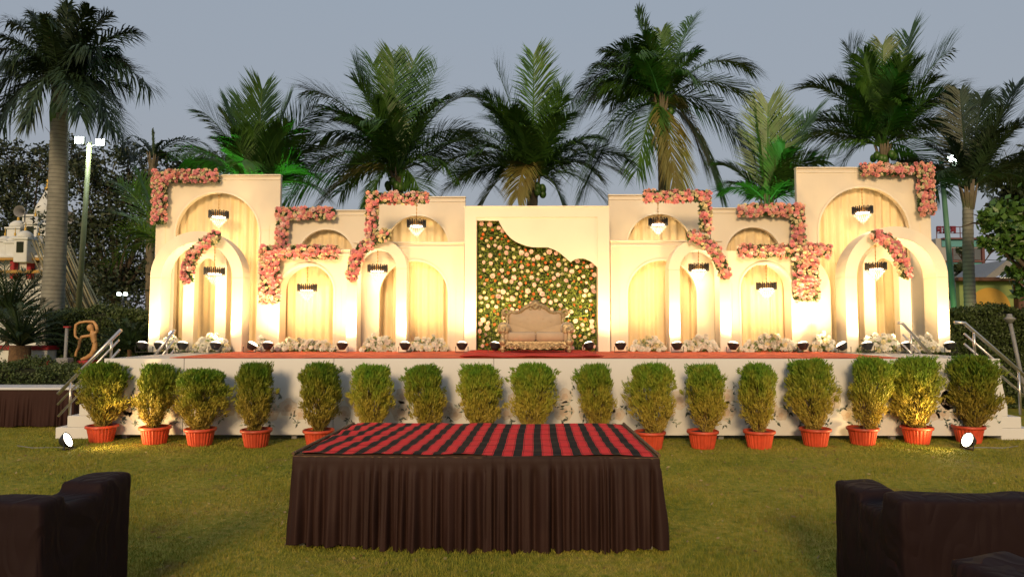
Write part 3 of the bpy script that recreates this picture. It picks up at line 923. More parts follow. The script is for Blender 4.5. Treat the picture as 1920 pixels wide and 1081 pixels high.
def chandelier(label, px, py, ptop, Y):
    c = P(px, py, Y)
    t = thing('chandelier', label, 'chandelier', c, 'crystal chandeliers hanging in the arches')
    def part(nm, me):
        return link(nm, me, t, (0, 0, 0))
    part('crown_bars', CH[0]); part('crown_ring', CH[1]); part('lamp', CH[2])
    part('crystals', CH[3])['kind'] = 'stuff'
    L = Z(ptop, Y, px) - c.z
    ch = MB()
    nl = int(L / 0.035)
    for k in range(nl):
        z = 0.02 + (k + 0.5) * (L - 0.02) / nl
        ch.blob((0, 0, z), (0.012 if k % 2 else 0.007, 0.007 if k % 2 else 0.012, 0.022), 6, 4)
    ch.build('chain', M['brass'], None).parent = t
    MB().lathe([(0.004, 0), (0.02, 0.004), (0.024, 0.03), (0.004, 0.034)], 10, (0, 0, L - 0.03)).build('ceiling_cap', M['brass'], None).parent = t
    ld = bpy.data.lights.new('chandelier_light', 'POINT')
    ld.energy = 9; ld.color = (1.0, 0.76, 0.42); ld.shadow_soft_size = 0.09
    lo = link('chandelier_light', ld, t, (0, 0, -0.16))
for (px, py, ptop, Y, lab) in [
        (410, 402, 366, 13.75, 'chandelier at the top of the leftmost big arch'),
        (402, 508, 462, 13.32, 'chandelier in the large left arch frame beside the curved garland'),
        (576, 539, 500, 13.62, 'chandelier in the low left arch below the horizontal garland'),
        (781, 419, 384, 13.85, 'chandelier in the half round arch left of the flower wall'),
        (708, 503, 466, 13.32, 'chandelier in the free standing arch frame left of the flower wall'),
        (1234, 416, 380, 13.85, 'chandelier in the half round arch right of the flower wall'),
        (1310, 501, 466, 13.32, 'chandelier in the free standing arch frame right of the flower wall'),
        (1437, 536, 497, 13.62, 'chandelier in the low right arch below the cross garland'),
        (1617, 394, 354, 13.75, 'chandelier at the top of the rightmost big arch'),
        (1642, 499, 460, 13.32, 'chandelier in the large right arch frame beside the curved garland')]:
    chandelier(lab, px, py, ptop, Y)

# ------------------------------------------------------------------ stage spotlights
def par_meshes():
    body = MB().lathe([(0.035, 0.0), (0.06, 0.005), (0.085, 0.05), (0.105, 0.085), (0.112, 0.088), (0.112, 0.112), (0.10, 0.114), (0.098, 0.10)], 20, cap=False)
    body.lathe([(0.001, 0.0), (0.035, 0.0)], 20, cap=False)
    lens = MB().lathe([(0.001, 0.168), (0.05, 0.162), (0.088, 0.142), (0.103, 0.116)], 20, cap=False)
    rim = MB().lathe([(0.104, 0.1135), (0.120, 0.1135), (0.120, 0.122), (0.104, 0.122), (0.104, 0.1135)], 20, cap=False)
    yoke = MB()
    yoke.tube([(-0.125, 0, 0.06), (-0.125, 0, -0.055), (0.125, 0, -0.055), (0.125, 0, 0.06)], 0.009, 6)
    return body.mesh('housing', M['black'], True), lens.mesh('lens', M['parlens']), rim.mesh('rim', M['steel'], True), yoke.mesh('yoke', M['black'])
PM = par_meshes()
def par(label, px, Y, power, tilt=None, target=None, cone=148):
    x = X(px, Y, 655)
    t = thing('stage_spotlight', label, 'spotlight', (x, Y, ZB + 0.062), 'spotlights standing on the stage deck')
    head = bpy.data.objects.new('head', PM[0]); C.objects.link(head); head.parent = t
    t.scale = (0.92, 0.92, 0.92)
    if tilt is None: tilt = (R(-17), 0, 0)
    head.rotation_euler = tilt
    for nm, me in (('lens', PM[1]), ('rim', PM[2])):
        q = bpy.data.objects.new(nm, me); C.objects.link(q); q.parent = head
    y = bpy.data.objects.new('yoke', PM[3]); C.objects.link(y); y.parent = t
    ld = bpy.data.lights.new('spot_beam', 'SPOT')
    ld.energy = power; ld.color = WARM; ld.shadow_soft_size = 0.06
    ld.spot_size = R(cone); ld.spot_blend = 1.0
    lo = bpy.data.objects.new('spot_beam', ld); C.objects.link(lo); lo.parent = head
    lo.location = (0, 0, 0.19); lo.rotation_euler = (math.pi, 0, 0)
PW = 178
pars = [(265, 12.9, 0.25, None, 'spotlight on the bare deck left of the backdrop'),
        (298, 12.72, 1.0, None, 'spotlight at the foot of the leftmost arch post'),
        (341, 12.75, 0.9, None, 'spotlight just right of the far handrail at left'),
        (403, 12.75, 0.8, None, 'spotlight in front of the flower mound in the large left arch'),
        (468, 12.75, 0.9, (R(-12), R(28), 0), 'tilted spotlight of the pair right of the large left arch'),
        (501, 12.70, 1.2, None, 'upright spotlight of the pair right of the large left arch'),
        (641, 12.75, 1.1, None, 'spotlight right of the long flower mound at left'),
        (759, 12.75, 1.1, None, 'spotlight between the two flower mounds left of the flower wall'),
        (866, 12.75, 0.85, None, 'spotlight left of the flower wall at the centre frame post'),
        (927, 12.55, 0.7, (R(-20), R(10), 0), 'spotlight at the left foot of the carved sofa'),
        (1106, 12.72, 0.7, (R(-20), R(-10), 0), 'spotlight right of the carved sofa before the flower wall'),
        (1164, 12.75, 0.85, None, 'spotlight right of the centre frame'),
        (1270, 12.75, 1.1, None, 'spotlight between the two flower mounds right of the flower wall'),
        (1374, 12.75, 1.1, (R(-12), R(10), 0), 'spotlight left of the long flower mound at right'),
        (1507, 12.75, 1.4, None, 'spotlight below the cross garland at right'),
        (1584, 12.75, 0.9, (R(-14), R(-28), 0), 'strongly tilted spotlight left of the large right arch'),
        (1628, 12.75, 0.8, None, 'spotlight in front of the flower mound in the large right arch'),
        (1702, 12.75, 0.8, None, 'spotlight behind the far handrail at right'),
        (1783, 12.8, 1.0, None, 'rightmost spotlight on the stage deck')]
for (px, Y, k, tl, lab) in pars: par(lab, px, Y, PW * k, tl)

# ------------------------------------------------------------------ carved sofa
def carved_sofa():
    Y0, Y1 = 11.95, 12.70
    s = 12.0 / FPX
    c = P(1005, 664, 11.98)
    t = thing('carved_sofa', 'gilded carved two seat sofa with beige upholstery in front of the flower wall', 'sofa', (c.x, 12.3, ZB + 0.03))
    x = lambda p: c.x + (p - 1005) * s
    z0 = ZB + 0.035
    z = lambda p: z0 + (664 - p) * s
    outline = [(953, 600), (953, 588), (965, 590), (976, 588), (985, 581), (995, 577), (1005, 576), (1015, 577), (1025, 581), (1034, 588), (1045, 590), (1057, 588), (1057, 600)]
    # back upholstery, slightly domed
    mb = MB()
    poly = [(x(950), z(636))] + [(x(a), z(b) - 0.0) for a, b in outline] + [(x(1060), z(636))]
    n = len(poly)
    cen = (x(1005), z(610))
    v = [(cen[0], Y1 - 0.27, cen[1])]
    for k in (0.55, 0.9, 1.0):
        for p in poly:
            v.append((cen[0] + (p[0] - cen[0]) * k, Y1 - 0.27 + 0.09 * k ** 4, cen[1] + (p[1] - cen[1]) * k))
    f = [(0, 1 + i, 1 + (i + 1) % n) for i in range(n)]
    for r_ in range(2):
        for i in range(n):
            j = (i + 1) % n
            f.append((1 + r_ * n + i, 1 + r_ * n + n + i, 1 + r_ * n + n + j, 1 + r_ * n + j))
    mb.add(v, f).build('backrest', M['beige'], t, True)
    MB().prism([(p[0], p[1]) for p in poly], Y1 - 0.17, Y1).build('back_board', M['beige'], t)
    # tufting buttons
    for (a, b) in [(975, 606), (990, 600), (1005, 606), (1020, 600), (1035, 606), (983, 618), (1005, 622), (1027, 618)]:
        MB().blob((x(a), Y1 - 0.262, z(b)), 0.012, 6, 4).build('button', M['beige'], t)
    # carved top rail
    fr = MB()
    pts = [Vector((x(a), Y1 - 0.18, z(b - 1))) for a, b in [(950, 622), (952, 604), (951, 594), (957, 588), (966, 590), (976, 588), (985, 580), (995, 575), (1005, 573), (1015, 575), (1025, 580), (1034, 588), (1044, 590), (1053, 588), (1059, 594), (1058, 604), (1060, 622)]]
    fr.tube(pts, [0.026, 0.03, 0.04, 0.042, 0.035, 0.036, 0.04, 0.04, 0.04, 0.04, 0.04, 0.036, 0.035, 0.042, 0.04, 0.03, 0.026], 8)
    rg = random.Random(4)
    for i in range(len(pts) - 1):
        for q in range(2):
            p = pts[i].lerp(pts[i + 1], (q + 0.5) / 2)
            fr.blob((p.x, p.y - 0.03, p.z), (0.026, 0.018, 0.02), 6, 4)
    fr.build('back_frame', M['gold'], t, True)
    # crest: shell with scrolls
    cr = MB()
    for k in range(9):
        a = math.pi * (k + 0.5) / 9
        p0 = (x(1005), Y1 - 0.2, z(577)); p1 = (x(1005) + 0.10 * math.cos(a), Y1 - 0.2, z(577) + 0.13 * math.sin(a))
        cr.tube([p0, ((p0[0] + p1[0]) / 2, Y1 - 0.225, (p0[2] + p1[2]) / 2), p1], [0.012, 0.02, 0.013], 6)
    for sg in (-1, 1):
        sp = []
        for k in range(16):
            a = k / 15 * 4.6
            r_ = 0.055 * (1 - k / 19)
            sp.append((x(1005) + sg * (0.13 + r_ * math.cos(a + 2.2)), Y1 - 0.2, z(578) + r_ * math.sin(a + 2.2)))
        cr.tube(sp, 0.014, 6)
        for (dx, dz, q) in ((0.2, -0.02, 0.022), (0.24, -0.05, 0.018), (0.17, 0.03, 0.02), (0.08, -0.035, 0.025)):
            cr.blob((x(1005) + sg * dx, Y1 - 0.21, z(578) + dz), (q * 1.4, q, q), 6, 4)
    cr.blob((x(1005), Y1 - 0.22, z(579)), (0.05, 0.03, 0.04), 8, 5)
    cr.build('crest', M['gold'], t, True)
    for sg in (-1, 1):
        # upper corner volutes
        vo = MB()
        sp = []
        for k in range(18):
            a = k / 17 * 5.6
            r_ = 0.085 * (1 - k / 22)
            sp.append((x(1005 + sg * 59) - sg * r_ * math.cos(a) * 0.8, Y1 - 0.2, z(590) + r_ * math.sin(a)))
        vo.tube(sp, [0.016 + 0.01 * math.sin(k / 17 * 3.14) for k in range(18)], 6)
        vo.blob((x(1005 + sg * 59), Y1 - 0.21, z(590)), 0.03, 6, 4)
        vo.tube([(x(1005 + sg * 57), Y1 - 0.19, z(596)), (x(1005 + sg * 53), Y1 - 0.2, z(606)), (x(1005 + sg * 55), Y1 - 0.19, z(618))], [0.03, 0.022, 0.02], 6)
        vo.build('corner_volute', M['gold'], t, True)
        # rolled arm
        ax = x(1005 + sg * 60)
        arm = MB()
        arm.lathe([(0.001, -0.26), (0.105, -0.26), (0.115, -0.2), (0.115, 0.3), (0.07, 0.34), (0.001, 0.34)], 16, (ax, 12.28, z(619)), 'y', cap=False)
        arm.box(min(x(1005 + sg * 52), x(1005 + sg * 61)), max(x(1005 + sg * 52), x(1005 + sg * 61)), Y0 + 0.06, Y1 - 0.16, z(646), z(618), 0.02)
        arm.build('arm', M['beige'], t, True)
        ro = MB()
        ro.lathe([(0.001, -0.035), (0.03, -0.03), (0.035, -0.012), (0.07, -0.02), (0.105, -0.006), (0.112, 0.01)], 14, (ax, 12.02, z(620)), 'y', cap=False, lobes=lambda th: 1 + 0.12 * math.cos(9 * th))
        ro.build('arm_rosette', M['gold'], t, True)
        po = MB()
        po.lathe([(0.05, 0), (0.055, 0.03), (0.03, 0.05), (0.055, 0.10), (0.075, 0.15), (0.07, 0.18), (0.04, 0.20), (0.045, 0.24), (0.03, 0.27), (0.05, 0.33), (0.06, 0.36)], 12, (x(1005 + sg * 62), 12.02, z(660)), lobes=lambda th: 1 + 0.1 * math.cos(7 * th))
        po.build('arm_post', M['gold'], t, True)
        for k in range(3):
            a = z(640) - 0.04 * k
        # scroll brackets of the apron
        ap = MB()
        for (dx, dz, q) in ((46, 651, 0.055), (36, 653, 0.048), (27, 655, 0.036), (54, 654, 0.045)):
            sp = []
            for k in range(14):
                a = k / 13 * 5.5
                r_ = q * (1 - k / 17)
                sp.append((x(1005 + sg * dx) + sg * r_ * math.cos(a), Y0 + 0.015, z(dz) + r_ * math.sin(a)))
            ap.tube(sp, 0.013, 6)
            ap.blob((x(1005 + sg * dx), Y0 + 0.01, z(dz)), q * 0.36, 6, 4)
        ap.build('apron_scroll', M['gold'], t, True)
        for yy in (12.02, Y1 - 0.1):
            MB().lathe([(0.016, 0.0), (0.03, 0.01), (0.034, 0.035), (0.02, 0.06), (0.045, 0.085)], 10, (x(1005 + sg * 62), yy, ZB + 0.034)).build('foot', M['gold'], t, True)
    # apron with a wavy lower edge
    top = z(643)
    N = 30
    low = []
    for k in range(N + 1):
        q = -56 + 112 * k / N
        low.append((x(1005 + q), z(657.5) + 0.012 * math.cos(q * 0.42) + 0.02 * (q / 56) ** 2))
    v0 = low + [(p[0], top) for p in low]
    mb = MB()
    strip_solid(mb, low, [(p[0], top) for p in low], Y0 + 0.04, 0.05)
    mb.build('apron', M['gold'], t)
    flut = MB()
    for k in range(26):
        q = -30 + 60 * k / 25
        flut.tube([(x(1005 + q), Y0 + 0.036, z(656)), (x(1005 + q), Y0 + 0.036, z(646))], 0.007, 5)
    flut.build('apron_fluting', M['gold'], t)
    # seat cushions
    for a, b in ((952.5, 1004.6), (1005.4, 1057.5)):
        mb = MB(); mb.box(x(a), x(b), Y0 + 0.02, Y1 - 0.28, z(643), z(626), 0.03)
        mb.build('seat_cushion', M['beige'], t, True)
    MB().box(x(951), x(1059), Y0 + 0.09, Y1 - 0.02, z(653), z(643.5)).build('seat_base', M['beige'], t)
    # two leaning side pads
    for sg in (-1, 1):
        mb = MB()
        mb.prism([(x(1005 + sg * 51), z(626)), (x(1005 + sg * 51), z(611)), (x(1005 + sg * 40), z(613)), (x(1005 + sg * 18), z(620)), (x(1005 + sg * 3), z(625.5))], Y1 - 0.37, Y1 - 0.29)
        mb.build('side_pad', M['beige'], t)
carved_sofa()

# ------------------------------------------------------------------ potted shrubs
def shrub_material():
    m = bpy.data.materials.new('thuja_sprays')
    m.use_nodes = True
    nt = m.node_tree; b = nt.nodes['Principled BSDF']
    b.inputs['Roughness'].default_value = 0.6
    b.inputs['Specular IOR Level'].default_value = 0.2
    tc = nt.nodes.new('ShaderNodeTexCoord')
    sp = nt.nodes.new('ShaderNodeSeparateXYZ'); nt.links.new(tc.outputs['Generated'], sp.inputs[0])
    no = nt.nodes.new('ShaderNodeTexNoise'); no.inputs['Scale'].default_value = 5.5; no.inputs['Detail'].default_value = 4
    oi = nt.nodes.new('ShaderNodeObjectInfo')
    va = nt.nodes.new('ShaderNodeVectorMath'); va.operation = 'ADD'
    nt.links.new(tc.outputs['Object'], va.inputs[0]); nt.links.new(oi.outputs['Location'], va.inputs[1])
    nt.links.new(va.outputs[0], no.inputs['Vector'])
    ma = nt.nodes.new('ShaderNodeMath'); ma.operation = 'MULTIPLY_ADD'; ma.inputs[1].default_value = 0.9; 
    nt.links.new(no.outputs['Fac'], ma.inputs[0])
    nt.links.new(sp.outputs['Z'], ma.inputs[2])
    cr = nt.nodes.new('ShaderNodeValToRGB')
    e = cr.color_ramp.elements
    e[0].position = 0.45; e[0].color = (0.20, 0.155, 0.030, 1)
    e[1].position = 1.0; e[1].color = (0.175, 0.165, 0.022, 1)
    k = e.new(0.72); k.color = (0.17, 0.12, 0.022, 1)
    k = e.new(1.0); k.color = (0.19, 0.17, 0.022, 1)
    mr = nt.nodes.new('ShaderNodeMath'); mr.operation = 'MULTIPLY'; mr.inputs[1].default_value = 0.66
    nt.links.new(ma.outputs[0], mr.inputs[0])
    nt.links.new(mr.outputs[0], cr.inputs['Fac'])
    e[0].position = 0.30; e[1].position = 0.55; 
    for q in list(e)[2:]: pass
    e[0].color = (0.22, 0.15, 0.035, 1)
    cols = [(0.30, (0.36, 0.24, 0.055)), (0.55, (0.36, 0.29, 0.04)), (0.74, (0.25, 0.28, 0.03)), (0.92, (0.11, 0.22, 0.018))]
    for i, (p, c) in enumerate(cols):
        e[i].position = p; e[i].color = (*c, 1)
    hv = nt.nodes.new('ShaderNodeHueSaturation')
    m2 = nt.nodes.new('ShaderNodeMapRange'); m2.inputs['To Min'].default_value = 0.72; m2.inputs['To Max'].default_value = 1.2
    nt.links.new(oi.outputs['Random'], m2.inputs['Value']); nt.links.new(m2.outputs[0], hv.inputs['Value'])
    nt.links.new(cr.outputs[0], hv.inputs['Color'])
    nt.links.new(hv.outputs[0], b.inputs['Base Color'])
    b.inputs['Subsurface Weight'].default_value = 0.0
    return m
M['thuja'] = shrub_material()
def thuja(seed):
    rg = np.random.default_rng(seed)
    # shape: height 1, radius about 0.36; a stalk at the bottom, full above
    nt_, na = 9, 7
    bl = rg.uniform(0.80, 1.14, (nt_, na))
    def rad(t, a):
        base = np.interp(t, [0, 0.05, 0.13, 0.24, 0.40, 0.62, 0.80, 0.90, 0.96, 1.0], [0.04, 0.11, 0.20, 0.29, 0.345, 0.36, 0.35, 0.315, 0.24, 0.10])
        i = np.clip((t * (nt_ - 1)).astype(int), 0, nt_ - 1); j = ((a / (2 * np.pi)) * na).astype(int) % na
        lop = 1 + 0.10 * np.cos(a - seed) * np.sin(t * 4 + seed * 1.3)
        return base * bl[i, j] * lop
    n = 3600
    t = rg.beta(1.5, 1.0, n) * 0.98
    a = rg.uniform(0, 2 * np.pi, n)
    rho = rg.random(n) ** 0.38
    # thin out patches low down so that the stems show
    hole = np.sin(a * 3 + seed) * np.sin(t * 9 + seed * 2)
    keep = ~((t < 0.7) & (hole > 0.15) & (rg.random(n) < 0.82))
    t, a, rho = t[keep], a[keep], rho[keep]; n = len(t)
    r = rad(t, a) * rho
    c = np.stack([r * np.cos(a), r * np.sin(a), t], 1)
    out = np.stack([np.cos(a) * 0.7, np.sin(a) * 0.7, 0.75 + 0.6 * t], 1)
    # stray twigs poking out of the clipped outline
    k9 = 26
    ta, tt = rg.uniform(0, 6.28, k9), rg.uniform(0.25, 0.97, k9)
    rr9 = rad(tt, ta) * rg.uniform(1.03, 1.22, k9)
    extra = np.repeat(np.stack([rr9 * np.cos(ta), rr9 * np.sin(ta), tt + 0.02], 1), 7, 0) + rg.normal(size=(k9 * 7, 3)) * 0.018
    c = np.concatenate([c, extra]); out = np.concatenate([out, np.repeat(np.stack([np.cos(ta), np.sin(ta), np.full(k9, 0.9)], 1), 7, 0)]); n = len(c)
    Vs, Fs, off = [], [], 0
    for k in range(4):
        d = out + rg.normal(size=(n, 3)) * 0.42
        cc = c + rg.normal(size=(n, 3)) * 0.02
        V, F = leaf_cards(cc, d, 0.075, 0.0165, rg)
        Vs.append(V); Fs.append(F + off); off += len(V)
    me = np_mesh('foliage', np.concatenate(Vs), np.concatenate(Fs), M['thuja'])
    st_ = MB()
    for k in range(13):
        a0 = rg.uniform(0, 6.28); top = rg.uniform(0.5, 0.85); rr = rg.uniform(0.06, 0.26)
        pts = []
        for q in range(6):
            u = q / 5
            pts.append((rr * math.cos(a0) * u ** 1.15 + rg.normal() * 0.006, rr * math.sin(a0) * u ** 1.15 + rg.normal() * 0.006, -0.06 + u * (top + 0.06)))
        st_.tube(pts, [0.016, 0.012, 0.010, 0.008, 0.006, 0.003], 5)
    return me, st_.mesh('stem', M['bark'])
TH = [thuja(s) for s in (3, 11, 23, 37, 51, 68, 75, 92)]
def pot_meshes():
    n = 96
    mb = MB()
    lob = lambda th: 1 + 0.035 * (1 if math.cos(26 * th) > 0 else -0.6) * 0.8
    prof = [(0.150, 0.0), (0.158, 0.012), (0.198, 0.215)]
    mb.lathe(prof, n, lobes=lob, cap=True)
    rim = MB().lathe([(0.196, 0.21), (0.222, 0.214), (0.228, 0.225), (0.226, 0.252), (0.214, 0.258), (0.203, 0.252), (0.195, 0.21)], 40, cap=False)
    soil = MB().lathe([(0.001, 0.232), (0.1, 0.235), (0.204, 0.225)], 24, cap=False)
    return mb.mesh('pot', M['pot']), rim.mesh('rim', M['pot'], True), soil.mesh('soil', M['soil'], True)
PT = pot_meshes()
shr = [(190, 831, 152, 232, 681), (290, 834, 247, 328, 683), (375, 838, 328, 418, 693), (480, 840, 440, 516, 681),
       (597, 841, 555, 640, 681), (698, 842, 658, 735, 685), (803, 842, 762, 845, 685), (901, 843, 858, 943, 685),
       (1003, 843, 960, 1044, 682), (1122, 844, 1083, 1162, 683), (1219, 845, 1187, 1272, 683), (1318, 843, 1288, 1367, 684),
       (1424, 843, 1386, 1462, 682), (1529, 838, 1482, 1565, 675), (1618, 836, 1590, 1670, 671), (1720, 834, 1672, 1766, 671), (1817, 832, 1777, 1870, 668)]
seen = ['beside the left steps', 'lit brightest at its foot near the left floodlight', 'shortest of the row', 'left of the skirted table',
        'behind the left back corner of the skirted table', 'behind the table, dark gap to its right', 'behind the table, seventh from the left',
        'behind the table, left of the carved sofa', 'behind the table, in front of the carved sofa', 'behind the right end of the table',
        'at the right back corner of the table', 'first wholly clear pot right of the table', 'second wholly clear pot right of the table',
        'fourth from the right end', 'third from the right end, touching its neighbour', 'second from the right end, touching its neighbour', 'last at the right, behind the floodlight']
for i, (px, pb, l, r_, tp) in enumerate(shr):
    g0 = G(px, pb)
    Y = g0.y + 0.16
    x = X(px, Y, pb)
    t = thing('potted_shrub', f'{ORD(i)} clipped potted shrub from the left, {seen[i]}', 'potted plant', (x, Y, 0), 'potted shrubs along the stage front')
    if i == 6: t['label'] = 'seventh clipped potted shrub from the left, behind the table'
    pt = link('pot', PT[0], t, (0, 0, 0)); pt.rotation_euler = (0, 0, i * 0.7)
    link('rim', PT[1], pt, (0, 0, 0)); link('soil', PT[2], t, (0, 0, 0))
    fo, stm = TH[(i * 3) % 8]
    ztop = Z(tp, Y, px); h = (ztop - 0.22) / 1.0
    w = (r_ - l) / FPX * Y
    sx = w / 0.76
    xo = X((l + r_) / 2, Y, 740) - x
    for nm, me in (('foliage', fo), ('stem', stm)):
        q = link(nm, me, t, (xo * (0.6 if nm == 'foliage' else 0.2), 0, 0.22))
        q.scale = (sx, sx * 0.85, h)
        q.rotation_euler = (0.05 * math.sin(i * 2.3), 0.06 * math.sin(i * 1.7 + 1), i * 1.9)
        if nm == 'foliage':
            q.location.x = xo * 0.85

# ------------------------------------------------------------------ floor floodlights
def floodlight(label, px, py, aim, power, lean):
    g0 = G(px, py)
    t = thing('floor_floodlight', label, 'floodlight', (g0.x, g0.y, 0), 'floodlights on the lawn')
    head = bpy.data.objects.new('head', MB().lathe([(0.03, -0.10), (0.06, -0.09), (0.10, -0.03), (0.115, 0.0), (0.115, 0.012), (0.104, 0.012), (0.10, 0.0)], 22, cap=False).mesh('head', M['black'], True))
    C.objects.link(head); head.parent = t
    head.location = (0, 0, 0.135)
    dirv = (Vector(aim) - Vector((g0.x, g0.y, 0.135))).normalized()
    head.rotation_euler = dirv.to_track_quat('Z', 'Y').to_euler()
    q = bpy.data.objects.new('lens', MB().lathe([(0.001, 0.018), (0.08, 0.012), (0.103, 0.002)], 22, cap=False).mesh('lens', M['flood'])); C.objects.link(q); q.parent = head
    y = MB()
    y.tube([(-0.12, 0, 0.135), (-0.12, 0.02, 0.012), (0.12, 0.02, 0.012), (0.12, 0, 0.135)], 0.009, 6)
    y.box(-0.05, 0.05, -0.06, 0.09, 0.001, 0.012)
    yo = y.build('bracket', M['black'], None); yo.parent = t
    yo.rotation_euler = (0, 0, math.atan2(dirv.y, dirv.x) - math.pi / 2)
    ca = MB()
    ca.tube([(0, 0.05, 0.012), (lean * 0.25, 0.12, 0.008), (lean * 0.55, 0.06, 0.012), (lean * 0.9, 0.25, 0.008)], 0.007, 5)
    ca.build('cable', M['grey'], None).parent = t
    ld = bpy.data.lights.new('flood_beam', 'SPOT')
    ld.energy = power; ld.color = (1.0, 0.66, 0.26); ld.shadow_soft_size = 0.09
    ld.spot_size = R(125); ld.spot_blend = 1.0
    lo = bpy.data.objects.new('flood_beam', ld); C.objects.link(lo); lo.parent = head
    lo.location = (0, 0, 0.03); lo.rotation_euler = (math.pi, 0, 0)
floodlight('glowing round floodlight on the lawn by the left steps', 126, 842, (-4.6, 10.1, 0.95), 300, -1)
floodlight('glowing round floodlight on the lawn before the last pot at right', 1815, 842, (4.6, 9.75, 0.9), 300, 1)

# ------------------------------------------------------------------ skirted table with striped rug
def pleat_skirt(name, path, ztop, zbot, band, m, parent, seed, amp=0.040, flare=0.03, wav=0.085):
    "path: list of (x, y) with outward normals; pleats grow below the band"
    rg = np.random.default_rng(seed)
    pts = [Vector((p[0], p[1], 0)) for p in path]
    S = []; N = []
    for i in range(len(pts) - 1):
        a, b = pts[i], pts[i + 1]
        L = (b - a).length; k = max(2, int(L / 0.0085))
        d = (b - a) / L; nrm = Vector((d.y, -d.x, 0))
        for q in range(k + (1 if i == len(pts) - 2 else 0)):
            S.append(a + d * L * q / k); N.append(nrm)
    n = len(S)
    # smooth normals at corners
    N2 = []
    for i in range(n):
        v = Vector((0, 0, 0))
        for q in range(-4, 5): v += N[min(max(i + q, 0), n - 1)]
        N2.append(v.normalized())
    step = 0.0085
    ph = np.cumsum(step / (wav * np.interp(np.arange(n), np.linspace(0, n, 40), rg.uniform(0.5, 1.6, 40)))) * 2 * np.pi
    am = amp * np.interp(np.arange(n), np.linspace(0, n, 30), rg.uniform(0.3, 1.6, 30))
    wave = 0.75 - 1.75 * np.abs(np.cos(ph / 2 + 0.5 * np.sin(ph * 0.37))) ** 5 + 0.22 * np.sin(ph * 1.7 + 1)
    hem = 0.016 * np.interp(np.arange(n), np.linspace(0, n, 25), rg.normal(size=25))
    zs = [ztop + 0.004, ztop - 0.012, ztop - band * 0.5, ztop - band, ztop - band - 0.03, ztop - band - 0.10] + [zbot + (ztop - band - 0.10 - zbot) * (1 - k / 6) for k in range(1, 7)]
    V = []
    for kz, z in enumerate(zs):
        u = (ztop - z) / (ztop - zbot)
        gr = 0.06 if kz <= 3 else min(1.0, 0.35 + 1.2 * (u - band / (ztop - zbot)))
        for i in range(n):
            off = am[i] * (wave[i] + 0.3 * math.sin(ph[i] * 0.61 + 5 * u) * u) * gr + flare * u + (0.0 if kz else -0.012) + 0.002
            zz = z + (hem[i] if kz == len(zs) - 1 else 0)
            if kz == len(zs) - 1: zz = max(0.004, zz)
            p = S[i] + N2[i] * off
            V.append((p.x, p.y, zz))
    F = []
    for k in range(len(zs) - 1):
        for i in range(n - 1):
            F.append((k * n + i, (k + 1) * n + i, (k + 1) * n + i + 1, k * n + i + 1))
    me = np_mesh(name, V, F, m)
    me.polygons.foreach_set('use_smooth', [True] * len(me.polygons))
    return link(name, me, parent)

